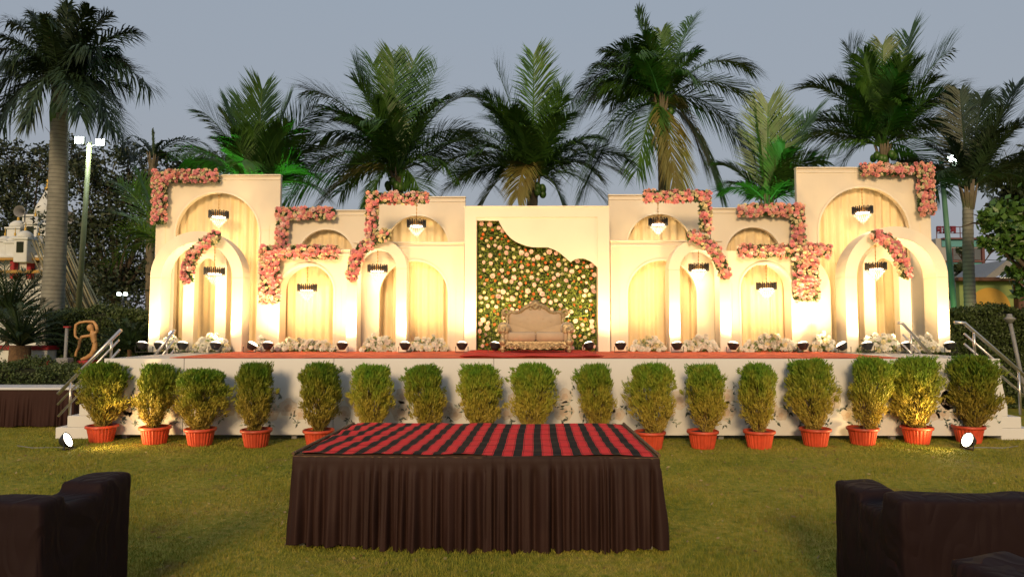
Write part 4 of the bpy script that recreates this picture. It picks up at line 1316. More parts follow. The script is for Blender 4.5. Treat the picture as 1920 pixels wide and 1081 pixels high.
def stripe_material():
    m = bpy.data.materials.new('red_black_striped_rug')
    m.use_nodes = True
    nt = m.node_tree; b = nt.nodes['Principled BSDF']
    b.inputs['Roughness'].default_value = 0.85
    b.inputs['Specular IOR Level'].default_value = 0.1
    at = nt.nodes.new('ShaderNodeAttribute'); at.attribute_name = 'weave'
    sp = nt.nodes.new('ShaderNodeSeparateXYZ'); nt.links.new(at.outputs['Vector'], sp.inputs[0])
    def math_(op, a, bv=None):
        n = nt.nodes.new('ShaderNodeMath'); n.operation = op
        nt.links.new(a, n.inputs[0])
        if bv is not None:
            if isinstance(bv, float): n.inputs[1].default_value = bv
            else: nt.links.new(bv, n.inputs[1])
        return n.outputs[0]
    fr = math_('FRACT', sp.outputs['X'])
    red = math_('LESS_THAN', fr, 0.56)
    thin = math_('LESS_THAN', math_('ABSOLUTE', math_('SUBTRACT', fr, 0.055)), 0.016)
    thin2 = math_('LESS_THAN', math_('ABSOLUTE', math_('SUBTRACT', fr, 0.505)), 0.016)
    both = math_('MAXIMUM', thin, thin2)
    no = nt.nodes.new('ShaderNodeTexNoise'); no.inputs['Scale'].default_value = 1.0; no.inputs['Detail'].default_value = 4
    mp = nt.nodes.new('ShaderNodeMapping'); mp.inputs['Scale'].default_value = (3, 40, 1)
    nt.links.new(at.outputs['Vector'], mp.inputs[0]); nt.links.new(mp.outputs[0], no.inputs['Vector'])
    c1 = nt.nodes.new('ShaderNodeMixRGB'); c1.inputs['Color1'].default_value = (0.58, 0.030, 0.034, 1); c1.inputs['Color2'].default_value = (0.74, 0.055, 0.055, 1)
    nt.links.new(no.outputs['Fac'], c1.inputs['Fac'])
    c2 = nt.nodes.new('ShaderNodeMixRGB'); c2.inputs['Color1'].default_value = (0.012, 0.012, 0.013, 1); c2.inputs['Color2'].default_value = (0.03, 0.028, 0.026, 1)
    nt.links.new(no.outputs['Fac'], c2.inputs['Fac'])
    mx = nt.nodes.new('ShaderNodeMixRGB'); nt.links.new(red, mx.inputs['Fac']); nt.links.new(c2.outputs[0], mx.inputs['Color1']); nt.links.new(c1.outputs[0], mx.inputs['Color2'])
    mz = nt.nodes.new('ShaderNodeMixRGB'); nt.links.new(math_('MULTIPLY', both, 0.75), mz.inputs['Fac']); nt.links.new(mx.outputs[0], mz.inputs['Color1']); mz.inputs['Color2'].default_value = (0.12, 0.012, 0.016, 1)
    fy = math_('FRACT', math_('MULTIPLY', sp.outputs['Y'], 6.0))
    band = math_('LESS_THAN', math_('ABSOLUTE', math_('SUBTRACT', fy, 0.5)), 0.045)  # fold creases: their shade is darkened into the rug colour
    crease_shade = nt.nodes.new('ShaderNodeMixRGB'); crease_shade.blend_type = 'MULTIPLY'; nt.links.new(math_('MULTIPLY', band, 0.45), crease_shade.inputs['Fac'])
    nt.links.new(mz.outputs[0], crease_shade.inputs['Color1']); crease_shade.inputs['Color2'].default_value = (0.25, 0.2, 0.2, 1)
    nt.links.new(crease_shade.outputs[0], b.inputs['Base Color'])
    bp = nt.nodes.new('ShaderNodeBump'); bp.inputs['Strength'].default_value = 0.3; bp.inputs['Distance'].default_value = 0.01
    nt.links.new(no.outputs['Fac'], bp.inputs['Height']); nt.links.new(bp.outputs[0], b.inputs['Normal'])
    return m
M['stripe'] = stripe_material()

def table():
    TZ = 0.725
    fl, frr = P(549, 848, 5.50), P(1236, 852, 5.44)
    bl, br = P(665, 793, 7.26), P(1168, 795, 7.26)
    fl.z = frr.z = bl.z = br.z = TZ
    mid = P(912, 850, 5.46)
    fm = Vector((mid.x, 5.44, TZ)); bm_ = Vector((X(925, 7.26, 795), 7.26, TZ))
    t = thing('skirted_table', 'long low table with a brown pleated skirt on the lawn', 'table', (0.0, 6.3, 0))
    def top(a, b, c, d):
        m = MB()
        m.add([(a.x, a.y, TZ - 0.03), (b.x, b.y, TZ - 0.03), (c.x, c.y, TZ - 0.03), (d.x, d.y, TZ - 0.03), (a.x, a.y, TZ - 0.002), (b.x, b.y, TZ - 0.002), (c.x, c.y, TZ - 0.002), (d.x, d.y, TZ - 0.002)],
              [(3, 2, 1, 0), (4, 5, 6, 7), (0, 1, 5, 4), (1, 2, 6, 5), (2, 3, 7, 6), (3, 0, 4, 7)])
        m.build('table_top', M['bark'], t)
    e = Vector((0.003, 0, 0))
    top(fl, fm - e, bm_ - e, bl); top(fm + e, frr, br, bm_ + e)
    for p in (fl, frr, bl, br, fm, bm_):
        sx = 0.07 if p.x < -0.2 else -0.07
        sy = 0.07 if p.y < 6 else -0.07
        MB().box(p.x + sx - 0.02, p.x + sx + 0.02, p.y + sy - 0.02, p.y + sy + 0.02, 0, TZ - 0.032).build('leg', M['grey'], t)
    for (a, b, c, d) in ((fl, bl, 0, 0), (frr, br, 0, 0)):
        sgn = -1 if a is fl else 1
        MB().tube([(a.x + sgn * 0.004, a.y + 0.02, TZ + 0.012), (b.x + sgn * 0.004, b.y - 0.02, TZ + 0.012)], 0.013, 6).build('edge_rail', M['bark'], t)
    pleat_skirt('skirt', [(bl.x, bl.y), (fl.x, fl.y), (fm.x + 0.012, fm.y - 0.004)], TZ, 0.02, 0.10, M['skirt'], t, 3)
    pleat_skirt('skirt', [(fm.x - 0.012, fm.y - 0.014), (frr.x, frr.y), (br.x, br.y)], TZ, 0.02, 0.075, M['skirt'], t, 9)
    pleat_skirt('skirt', [(br.x, br.y), (bl.x, bl.y)], TZ, 0.02, 0.09, M['skirt'], t, 5)
    # rug
    nx, ny = 150, 60
    V = []; W = []
    rg = np.random.default_rng(8)
    for j in range(ny + 1):
        v = j / ny
        for i in range(nx + 1):
            u = i / nx
            uu = 0.012 + 0.976 * u; vv = 0.012 + 0.976 * v
            p = fl.lerp(frr, uu).lerp(bl.lerp(br, uu), vv)
            z = TZ + 0.009 + 0.0045 * math.sin(uu * 23 + 3 * math.sin(vv * 5)) * math.sin(vv * 17 + 2 * math.sin(uu * 9)) + 0.006 * math.exp(-((uu - 0.22 - 0.1 * vv) / 0.03) ** 2) + 0.005 * math.sin(vv * 38 + uu * 4 + 2 * math.sin(uu * 13))
            if uu < 0.35: z += 0.008 * (1 + math.sin(vv * 29 + uu * 40)) * (0.35 - uu)
            V.append((p.x, p.y, z))
            wob = 0.05 * math.sin(vv * 7 + uu * 6) + (0.18 * math.sin(vv * 31) * max(0, 0.3 - uu) * 3.0)
            W.append((uu * 18.6 + 0.2 + wob * 0.5 - 1.2 * (1 - uu) * (vv - 0.5) * 0.6, vv, 0))
    F = [(j * (nx + 1) + i, j * (nx + 1) + i + 1, (j + 1) * (nx + 1) + i + 1, (j + 1) * (nx + 1) + i) for j in range(ny) for i in range(nx)]
    me = np_mesh('striped_rug', V, F, M['stripe'])
    me.polygons.foreach_set('use_smooth', [True] * len(me.polygons))
    at = me.attributes.new('weave', 'FLOAT_VECTOR', 'POINT')
    at.data.foreach_set('vector', np.array(W, dtype=np.float32).ravel())
    o = link('striped_rug', me)
    tag(o, 'red and black striped rug spread over the skirted table', 'rug')
table()

# ------------------------------------------------------------------ covered sofas near the camera
def covered_sofa(label, boxes, loc, rz, seed, noise=0.04):
    mb = MB()
    for b in boxes: mb.box(*b)
    me = mb.mesh('covered_sofa', M['cover'])
    o = link('covered_sofa', me)
    o.location = loc; o.rotation_euler = (0, 0, rz)
    rm = o.modifiers.new('remesh', 'REMESH'); rm.mode = 'VOXEL'; rm.voxel_size = 0.02; rm.use_smooth_shade = True
    sm = o.modifiers.new('smooth', 'SMOOTH'); sm.iterations = 12; sm.factor = 0.6
    tx = bpy.data.textures.new('folds' + str(seed), 'CLOUDS'); tx.noise_scale = 0.4; tx.noise_depth = 2
    dp = o.modifiers.new('folds', 'DISPLACE'); dp.texture = tx; dp.strength = noise; dp.mid_level = 0.5; dp.texture_coords = 'GLOBAL'
    tag(o, label, 'sofa')
    return o
def sofa_boxes(w, h_back, h_arm, depth, arm_w, arm_rise=0.0):
    # back faces the camera (-y), seat opens to +y
    return [(-w / 2, w / 2, 0.0, 0.2, 0.0, h_back), (-w / 2, -w / 2 + arm_w, 0.05, depth, 0.0, h_arm), (w / 2 - arm_w, w / 2, 0.05, depth, 0.0, h_arm),
            (-w / 2 + 0.05, w / 2 - 0.05, 0.1, depth - 0.06, 0.0, 0.45), (-w / 2, -w / 2 + arm_w, depth - 0.3, depth, h_arm - 0.05, h_arm + arm_rise), (w / 2 - arm_w, w / 2, depth - 0.3, depth, h_arm - 0.05, h_arm + arm_rise)]
xr = X(1690, 3.75, 950)
covered_sofa('maroon cloth covered sofa at the lower right edge, its side lit', sofa_boxes(1.9, 0.83, 0.71, 0.78, 0.25, 0.06), (xr + 0.95 - 0.02, 3.72, 0), 0, 1)
xl = X(95, 3.8, 938)
covered_sofa('dark cloth covered sofa at the lower left edge', sofa_boxes(1.9, 0.81, 0.74, 0.80, 0.27, 0.07), (xl - 0.95 + 0.02, 3.75, 0), R(-3), 2)
xn = X(1815, 2.3, 1020)
covered_sofa('maroon covered chair arm cut off at the lower right corner', sofa_boxes(1.5, 0.86, 0.98, 0.7, 0.26), (xn + 0.85, 1.85, 0), R(14), 3)

# ------------------------------------------------------------------ palms
def h_xy(d):
    return math.hypot(d[0], d[1]) / (np.linalg.norm(d) + 1e-9)
def frond(base, tip, arch, rg, leaf=0.42, n=46, w=0.0145, droop=0.55, face=None, lift=0.35, plum=0.0):
    base, tip = np.array(base), np.array(tip)
    ctrl = base + (tip - base) * 0.56 + np.array([0, 0, arch * 1.2])
    tw = rg.uniform(-0.75, 0.75)
    dk = droop * rg.uniform(0.8, 1.35) * (0.65 + 0.6 * min(1.0, abs(h_xy(tip - base))))
    t = np.linspace(0, 1, 15)[:, None]
    C_ = (1 - t) ** 2 * base + 2 * t * (1 - t) * ctrl + t ** 2 * tip
    T = 2 * (1 - t) * (ctrl - base) + 2 * t * (tip - ctrl)
    L = np.linalg.norm(np.diff(C_, axis=0), axis=1).sum()
    h = tip - base; h[2] = 0
    if np.linalg.norm(h) < 0.25:
        h = np.array([rg.normal() * 0.2, -1.0, 0])
    h = h / np.linalg.norm(h)
    side0 = np.cross(h, [0, 0, 1.0])
    V = []; F = []
    # rib
    for i in range(len(t)):
        ta = T[i] / np.linalg.norm(T[i]); up = np.cross(side0, ta)
        r = 0.030 * (1 - t[i, 0]) + 0.004
        V += [C_[i] - side0 * r, C_[i] + up * r * 0.8, C_[i] + side0 * r, C_[i] - up * r * 0.6]
    for i in range(len(t) - 1):
        for k in range(4):
            j = (k + 1) % 4
            F.append((i * 4 + k, i * 4 + j, i * 4 + 4 + j, i * 4 + 4 + k))
    # leaflets
    ts = 0.13 + 0.87 * (np.arange(n) + 0.5) / n
    for sg in (-1, 1):
        for u in ts:
            u2 = min(0.999, u + rg.normal() * 0.004)
            c = (1 - u2) ** 2 * base + 2 * u2 * (1 - u2) * ctrl + u2 ** 2 * tip
            ta = 2 * (1 - u2) * (ctrl - base) + 2 * u2 * (tip - ctrl); ta = ta / np.linalg.norm(ta)
            up = np.cross(side0 * 1.0, ta)
            if up[2] < 0: up = -up
            ll = leaf * L * 0.42 * (0.62 + 0.55 * math.sin(math.pi * min(1, u2 * 0.80 + 0.12)) ** 0.8) * rg.uniform(0.85, 1.1)
            if u2 > 0.93: ll *= 0.8
            a = 1.08 - 0.60 * u2 + rg.normal() * 0.08
            sd = side0 * math.cos(tw) + up * math.sin(tw)
            d = ta * math.cos(a) + sg * sd * math.sin(a) + up * (lift * rg.uniform(0.3, 1.2) + plum * rg.normal())
            d = d / np.linalg.norm(d)
            p1 = c + d * ll * 0.5 - np.array([0, 0, 1]) * dk * ll * 0.14
            p2 = c + d * ll * (1 - 0.15 * droop) - np.array([0, 0, 1]) * dk * ll * rg.uniform(0.38, 0.6)
            wd = np.cross(d, up); wd = wd / (np.linalg.norm(wd) + 1e-9) * w
            o = len(V)
            V += [c - wd * 0.6, c + wd * 0.6, p1 + wd, p1 - wd, p2]
            F += [(o, o + 1, o + 2, o + 3), (o + 3, o + 2, o + 4)]
    return V, F
def palm(name, label, crown, base_ground, tips, m, rg_seed, leaf=0.42, extra=8, Lr=2.2, trunk_r=(0.16, 0.13), trunk_m='trunk_b', yellow=(), droop=0.55, n=46, w=0.0145, plum=0.0, nuts=False, shaft=False, lift=0.35, spread=(0.15, 1.25), archk=1.0):
    rg = np.random.default_rng(rg_seed)
    cr = Vector(crown)
    t = thing(name, label, 'palm tree', (base_ground[0], base_ground[1], 0), 'palm trees round the garden')
    b0 = Vector((base_ground[0], base_ground[1], -0.05))
    tr = MB()
    pts = []; rad = []
    K = 60
    for k in range(K + 1):
        u = k / K
        p = b0.lerp(cr, u)
        p.x += 0.08 * math.sin(u * 3.1) * (1 if rg_seed % 2 else -1)
        pts.append(p)
        ringb = 1.0 + (0.05 if k % 2 else 0)
        rad.append((trunk_r[0] + (trunk_r[1] - trunk_r[0]) * u) * ringb * (1 + 0.35 * max(0, 0.06 - u) / 0.06))
    tr.tube(pts, rad, 14)
    tr.build('trunk', M[trunk_m], t, True)
    if shaft:
        sh = MB()
        sh.tube([cr + Vector((0, 0, -1.0)), cr + Vector((0, 0, -0.6)), cr + Vector((0, 0, 0.05)), cr + Vector((0, 0, 0.5))], [trunk_r[1] * 0.98, trunk_r[1] * 1.16, trunk_r[1] * 0.9, 0.05], 14)
        sh.build('crownshaft', M['almond'], t, True)
    for i, (px, py, dy, arch) in enumerate(tips):
        tp = P(px, py, cr.y + dy)
        V, F = frond(cr + Vector((0, 0, 0.1)), tp, arch * archk, rg, leaf, n, w, droop, lift=lift, plum=plum)
        mm = M['palm_y'] if i in yellow else M[m]
        MB().add(V, F).build('frond', mm, t, fix=False)
    for k in range(extra):
        az = rg.uniform(0, 2 * np.pi); el = rg.uniform(*spread)
        L = Lr * rg.uniform(0.75, 1.05)
        sgn = 1
        d = Vector((math.cos(az) * math.cos(el), math.sin(az) * math.cos(el) * 0.9, math.sin(el)))
        tp = cr + d * L
        arch = (0.9 - el * 0.35) * 0.55 * L * 0.6
        V, F = frond(cr + Vector((0, 0, 0.1)), tp, arch * archk, rg, leaf, n, w, droop, lift=lift, plum=plum)
        MB().add(V, F).build('frond', M[m], t, fix=False)
    if nuts:
        for k in range(9):
            a = rg.uniform(0, 6.28)
            MB().blob((cr.x + 0.24 * math.cos(a), cr.y + 0.24 * math.sin(a), cr.z - 0.1 - rg.uniform(0, 0.2)), (0.09, 0.09, 0.11), 8, 6).build('coconut', M['almond'], t, True)
    # boots and fibres under the crown
    bt = MB()
    for k in range(14):
        a = rg.uniform(0, 6.28); q = rg.uniform(0.2, 0.4)
        bt.tube([cr + Vector((0.08 * math.cos(a), 0.08 * math.sin(a), -0.35)), cr + Vector((0.14 * math.cos(a), 0.14 * math.sin(a), 0.0)), cr + Vector((0.2 * math.cos(a), 0.2 * math.sin(a), q * 0.8))], [0.035, 0.035, 0.012], 5)
    bt.build('frond_boots', M['trunk_b'], t, True)
    return t

def gx(px, Y): return (X(px, Y), Y)
palm('royal_palm', 'tall smooth trunked royal palm at the far left', P(112, 165, 15.6), gx(90, 15.6), [
    (128, 8, -0.3, 0.1), (205, 30, 0.2, 0.35), (252, 62, 0.0, 0.5), (282, 165, -0.3, 0.85), (225, 200, 0.6, 0.6), (245, 300, 0.3, 1.15), (205, 240, -0.9, 0.9),
    (20, 40, 0.0, 0.45), (-40, 110, 0.0, 0.8), (-30, 200, -0.5, 1.0), (-10, 260, 0.3, 1.1), (50, 230, -1.2, 0.9), (60, 30, 0.6, 0.3), (150, 215, -1.4, 0.8), (235, 120, 1.0, 0.6), (10, 120, -1.2, 0.7)],
    'palm_d', 1, leaf=0.66, extra=16, Lr=1.9, trunk_r=(0.265, 0.165), trunk_m='trunk', droop=0.8, n=100, w=0.017, plum=0.35, shaft=True, spread=(0.1, 1.3))
palm('coconut_palm', 'green lit young palm rising behind the leftmost tall flat', P(478, 372, 16.3), gx(478, 16.3), [
    (492, 168, -0.4, 0.1), (455, 196, 0.5, 0.05), (376, 208, 0.1, 0.5), (432, 205, 0.4, 0.15), (588, 208, 0.2, 0.35), (540, 196, 0.6, 0.12), (560, 300, -0.3, 0.4), (590, 330, -0.5, 0.5), (345, 300, 0.2, 0.6), (610, 370, 0.3, 0.6)],
    'palm', 2, leaf=0.9, extra=14, Lr=2.0, n=96, droop=0.3, lift=0.15)
palm('coconut_palm', 'palm behind the stepped garland left of the flower wall', P(745, 332, 17.3), gx(748, 17.3), [
    (738, 108, -0.5, 0.1), (585, 172, 0.0, 0.75), (668, 130, 0.4, 0.25), (820, 128, 0.3, 0.25), (884, 182, 0.0, 0.85), (700, 118, 0.8, 0.1), (775, 115, 0.8, 0.1), (535, 372, 0.0, 0.9), (600, 385, -0.6, 0.75), (855, 330, -0.8, 0.75), (930, 352, 0.2, 0.9), (612, 250, 0.5, 0.7), (880, 250, 0.6, 0.75), (690, 400, -0.9, 0.8), (800, 405, -0.6, 0.8), (640, 360, 0.5, 0.9), (565, 330, 0.4, 1.0)],
    'palm', 3, leaf=0.88, extra=20, Lr=2.4, n=96, yellow=(8,), nuts=True)
palm('coconut_palm', 'palm directly behind the flower wall', P(1000, 345, 17.0), gx(1000, 17.0), [
    (1000, 104, -0.4, 0.1), (930, 125, 0.2, 0.25), (885, 178, 0.0, 0.55), (1052, 165, 0.4, 0.2), (1100, 190, 0.1, 0.45), (835, 275, 0.2, 0.85), (842, 350, -0.4, 0.8), (970, 370, -1.0, 0.95), (1120, 330, 0.2, 0.7), (1090, 270, 0.6, 0.5), (880, 250, 0.8, 0.6), (1140, 385, -0.2, 0.8), (900, 395, 0.4, 0.9), (1060, 400, -0.5, 0.8), (815, 320, 0.6, 0.9)],
    'palm', 4, leaf=0.88, extra=20, Lr=2.3, n=96, yellow=(7,), nuts=True)
palm('coconut_palm', 'tallest coconut palm with yellowing lower fronds right of centre', P(1240, 200, 17.4), gx(1238, 17.4), [
    (1195, 25, -0.3, 0.15), (1300, 38, 0.2, 0.35), (1150, 95, 0.1, 0.6), (1090, 165, 0.0, 1.0), (1085, 215, -0.3, 1.25), (1395, 125, 0.3, 0.85), (1428, 215, 0.0, 1.2), (1400, 285, -0.3, 1.15), (1070, 330, 0.2, 0.95), (1100, 345, -0.8, 1.0), (1265, 350, -0.9, 0.6), (1320, 305, -0.7, 0.85), (1195, 320, -0.7, 0.8), (1240, 60, 0.6, 0.2), (1300, 150, -0.8, 0.7), (1175, 150, -0.8, 0.8), (1345, 350, 0.5, 0.9)],
    'palm', 5, leaf=0.88, extra=20, Lr=2.1, n=96, yellow=(10, 11), nuts=True, droop=0.8, spread=(0.3, 1.3))
palm('coconut_palm', 'green lit young palm behind the upper right L garland', P(1440, 390, 16.2), gx(1440, 16.2), [
    (1440, 195, -0.3, 0.1), (1418, 215, 0.3, 0.08), (1470, 225, 0.3, 0.1), (1350, 310, 0.0, 0.35), (1520, 220, 0.4, 0.3), (1370, 345, -0.4, 0.3), (1500, 330, -0.4, 0.3), (1385, 255, 0.5, 0.2), (1545, 300, 0.2, 0.4)],
    'palm', 6, leaf=0.95, extra=12, Lr=1.7, n=76, droop=0.25, lift=0.15)
palm('coconut_palm', 'big palm rising behind the rightmost tall flat', P(1655, 285, 17.2), gx(1655, 17.2), [
    (1655, 85, -0.4, 0.1), (1590, 92, 0.2, 0.3), (1705, 70, 0.4, 0.2), (1780, 95, 0.2, 0.45), (1515, 165, 0.0, 0.75), (1572, 145, 0.6, 0.35), (1790, 165, 0.3, 0.5), (1498, 240, -0.2, 0.75), (1520, 310, 0.0, 0.7), (1800, 262, -0.6, 0.8), (1840, 355, -0.9, 1.15), (1830, 190, 0.5, 0.7), (1690, 190, -1.2, 0.6), (1560, 350, 0.4, 0.9), (1760, 360, 0.2, 0.9)],
    'palm', 7, leaf=0.88, extra=20, Lr=2.3, n=96, nuts=True)
palm('coconut_palm', 'ringed trunk palm beyond the hedge at the right', P(1815, 365, 15.8), gx(1830, 15.8), [
    (1800, 172, 0.0, 0.15), (1840, 185, 0.5, 0.1), (1905, 165, 0.2, 0.25), (1960, 200, 0.0, 0.4), (1950, 290, -0.3, 0.55), (1770, 250, 0.4, 0.3), (1940, 350, 0.3, 0.6), (1880, 210, -0.6, 0.2)],
    'palm_d', 8, leaf=0.8, extra=9, Lr=1.7, n=96, trunk_r=(0.135, 0.105), trunk_m='trunk', droop=0.5)
palm('areca_palm', 'bushy bright palm at the left edge of the backdrop', P(312, 470, 15.1), gx(312, 15.1), [
    (222, 345, 0.0, 0.3), (215, 400, 0.2, 0.25), (210, 495, 0.0, 0.45), (250, 350, 0.4, 0.15), (230, 440, -0.2, 0.3), (262, 330, 0.2, 0.1), (225, 470, -0.2, 0.45)],
    'palm_lit', 9, leaf=0.8, extra=6, Lr=1.2, n=40, w=0.012, droop=0.35)
palm('coconut_palm', 'small far palm showing above the trees at the left', P(287, 300, 24.0), gx(287, 24.0), [
    (285, 245, 0.0, 0.1), (262, 262, 0, 0.3), (312, 265, 0, 0.3), (250, 300, 0, 0.4), (325, 300, 0, 0.4), (400, 285, 0, 0.9), (430, 305, 0, 0.6)],
    'palm_d', 10, leaf=0.6, extra=5, Lr=1.2, n=30, w=0.02)

# ------------------------------------------------------------------ leafy trees
def leafy_tree(label, base, fork_z, clumps, m, seed, leaf=0.11, per=520, wid=0.06, trunk_r=0.18):
    rg = np.random.default_rng(seed)
    t = thing('leafy_tree', label, 'tree', (base[0], base[1], 0), None)
    tr = MB()
    f = Vector((base[0], base[1], fork_z))
    tr.tube([(base[0], base[1], -0.05), (base[0] + 0.05, base[1], fork_z * 0.5), f], [trunk_r * 1.2, trunk_r, trunk_r * 0.85], 9)
    for (c, r) in clumps:
        c = Vector(c)
        mid = f.lerp(c, 0.5) + Vector((rg.normal() * 0.15, rg.normal() * 0.15, 0.1))
        tr.tube([f, mid, c], [trunk_r * 0.5, trunk_r * 0.3, 0.02], 6)
        for k in range(5):
            d = Vector(rg.normal(size=3)) * r * 0.6
            tr.tube([c.lerp(mid, 0.2), c + d * 0.5, c + d], [0.03, 0.018, 0.006], 4)
    tr.build('trunk', M['wood'], t, True)
    Vs = []; Fs = []; off = 0
    for (c, r) in clumps:
        sub = max(3, int(10 * r))
        for s in range(sub):
            d = rg.normal(size=3); d /= np.linalg.norm(d)
            cc = np.array(c) + d * r * rg.uniform(0.45, 1.0) * np.array([1, 0.8, 0.85])
            n = int(per * r / sub * 2.2)
            p = cc + rg.normal(size=(n, 3)) * r * np.array([0.24, 0.24, 0.18])
            dr = rg.normal(size=(n, 3)) + np.array([0, 0, -0.3])
            V, F = leaf_cards(p, dr, leaf, wid, rg)
            Vs.append(V); Fs.append(F + off); off += len(V)
    o = link('crown', np_mesh('crown', np.concatenate(Vs), np.concatenate(Fs), M[m]), t)
    o['kind'] = 'stuff'
    return t
def PP(px, py, Y, r): return (tuple(P(px, py, Y)), r)
leafy_tree('dark leafy tree behind the temple at the far left', gx(40, 32), 3.0, [PP(20, 300, 32, 1.0), PP(55, 330, 32, 1.1), PP(10, 370, 32, 1.3), PP(45, 400, 32, 1.3), PP(-20, 330, 32, 1.4), PP(75, 300, 32, 0.7), PP(90, 430, 32, 1.5), PP(0, 440, 32, 1.5), PP(40, 480, 32, 1.6)], 'tree_leaf', 1, leaf=0.20, wid=0.10, per=420)
leafy_tree('dense dark tree between the lamp mast and the backdrop', gx(215, 24), 2.6, [PP(135, 300, 24, 0.8), PP(160, 350, 24, 1.1), PP(200, 330, 24, 1.1), PP(245, 310, 24, 1.0), PP(280, 330, 24.5, 1.0), PP(150, 430, 24, 1.2), PP(200, 420, 24, 1.3), PP(250, 410, 24, 1.3), PP(290, 430, 25, 1.2), PP(180, 500, 24, 1.2), PP(240, 500, 24, 1.4), PP(280, 520, 25, 1.4), PP(150, 540, 25, 1.2), PP(220, 560, 24, 1.2), PP(340, 310, 25, 1.0), PP(400, 320, 25, 0.9)], 'tree_leaf', 2, leaf=0.16, wid=0.08, per=460)
leafy_tree('broad leaved tree overhanging the right edge', (X(1960, 14.2), 14.2), 2.6, [PP(1905, 400, 14.0, 0.42), PP(1880, 415, 14.0, 0.36), PP(1850, 410, 14.0, 0.26), PP(1870, 455, 14.0, 0.32), PP(1905, 450, 14.0, 0.45), PP(1915, 490, 14.2, 0.4), PP(1935, 430, 14.2, 0.6), PP(1925, 520, 14.4, 0.4), PP(1950, 380, 14.4, 0.5)], 'almond', 3, leaf=0.17, wid=0.10, per=420, trunk_r=0.12)
leafy_tree('dark tree in front of the teal building', gx(1800, 30), 1.5, [PP(1797, 495, 30, 0.42), PP(1803, 472, 30, 0.3), PP(1793, 525, 30, 0.5), PP(1787, 545, 30, 0.5), PP(1806, 520, 30, 0.35)], 'tree_leaf', 4, leaf=0.26, wid=0.14, per=380)
leafy_tree('dark high tree behind the broad leaved tree at right', gx(1950, 22), 3.0, [PP(1900, 330, 22, 0.8), PP(1930, 370, 22, 1.0), PP(1890, 375, 22, 0.6), PP(1940, 310, 22, 0.8)], 'tree_leaf', 5, leaf=0.24, wid=0.12, per=420)

# ------------------------------------------------------------------ hedges
def hedge(label, x0, x1, y0, y1, z1, seed, leaf=0.06, dens=2600, m='hedge'):
    rg = np.random.default_rng(seed)
    t = thing('hedge', label, 'hedge', ((x0 + x1) / 2, (y0 + y1) / 2, 0))
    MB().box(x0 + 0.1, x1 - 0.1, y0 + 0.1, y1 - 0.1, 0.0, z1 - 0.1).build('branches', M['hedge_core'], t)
    Ps = []
    n = int((x1 - x0) * z1 * dens)
    q = np.stack([rg.uniform(x0, x1, n), np.full(n, y0), rg.uniform(0.02, z1, n)], 1); q[:, 1] += rg.normal(size=n) * 0.05; Ps.append(q)
    n = int((x1 - x0) * (y1 - y0) * dens)
    q = np.stack([rg.uniform(x0, x1, n), rg.uniform(y0, y1, n), np.full(n, z1)], 1); q[:, 2] += rg.normal(size=n) * 0.04 - 0.03; Ps.append(q)
    for xx in (x0, x1):
        n = int((y1 - y0) * z1 * dens)
        q = np.stack([np.full(n, xx), rg.uniform(y0, y1, n), rg.uniform(0.02, z1, n)], 1); q[:, 0] += rg.normal(size=n) * 0.05; Ps.append(q)
    c = np.concatenate(Ps)
    bump = 0.06 * np.sin(c[:, 0] * 4.1 + seed) + 0.04 * np.sin(c[:, 0] * 9.3 + c[:, 2] * 5)
    c[:, 2] += bump * (c[:, 2] > z1 - 0.15); c[:, 1] += bump * 0.8
    c[:, 2] = np.maximum(c[:, 2], 0.02)
    V, F = leaf_cards(c, rg.normal(size=c.shape) + np.array([0, -0.2, 0.5]), leaf, leaf * 0.55, rg)
    o = link('foliage', np_mesh('foliage', V, F, M[m]), t)
    o['kind'] = 'stuff'
hedge('tall clipped hedge behind the golden statue', X(88, 14.6), X(330, 14.6), 14.6, 15.3, 2.12, 1)
hedge('low clipped hedge behind the skirted bench at left', X(-40, 12.7), X(146, 12.7), 12.7, 13.3, 1.05, 2, leaf=0.05)
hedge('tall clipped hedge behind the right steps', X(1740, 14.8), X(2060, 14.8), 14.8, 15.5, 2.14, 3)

# sago palms and spiky bush at the left
def sago(label, px, py, Y, L, seed, trunk=True, n=26, mat_='palm_d'):
    rg = np.random.default_rng(seed)
    c = P(px, py, Y)
    t = thing('sago_palm', label, 'plant', (c.x, Y, 0))
    if trunk:
        tr = MB(); tr.tube([(c.x + 0.06, Y, 0), (c.x, Y, c.z * 0.6), (c.x, Y, c.z)], [0.24, 0.21, 0.18], 10); tr.build('trunk', M['bark'], t, True)
    else:
        tr = MB(); tr.tube([(c.x, Y, 0), (c.x, Y, c.z)], [0.05, 0.04], 8); tr.build('trunk', M['bark'], t, True)
    for k in range(n):
        az = k * 2.399; el = 1.1 - 1.25 * (k / n)
        d = Vector((math.cos(az) * math.cos(el), math.sin(az) * math.cos(el), math.sin(el)))
        V, F = frond(Vector((c.x, Y, c.z)), Vector((c.x, Y, c.z)) + d * L * rg.uniform(0.85, 1.1), 0.25 * L, rg, 0.4, 26, 0.008, 0.2)
        MB().add(V, F).build('frond', M[mat_], t, fix=False)
sago('sago palm with a thick brown trunk above the low hedge at left', 38, 648, 13.8, 1.05, 1, n=46)
sago('bushy dark sago palm against the temple at the left edge', 15, 600, 16.5, 1.5, 2, n=56, trunk=False)
sago('dark spiky bush left of the backdrop behind the handrail', 243, 655, 14.1, 0.7, 3, trunk=False, n=44)

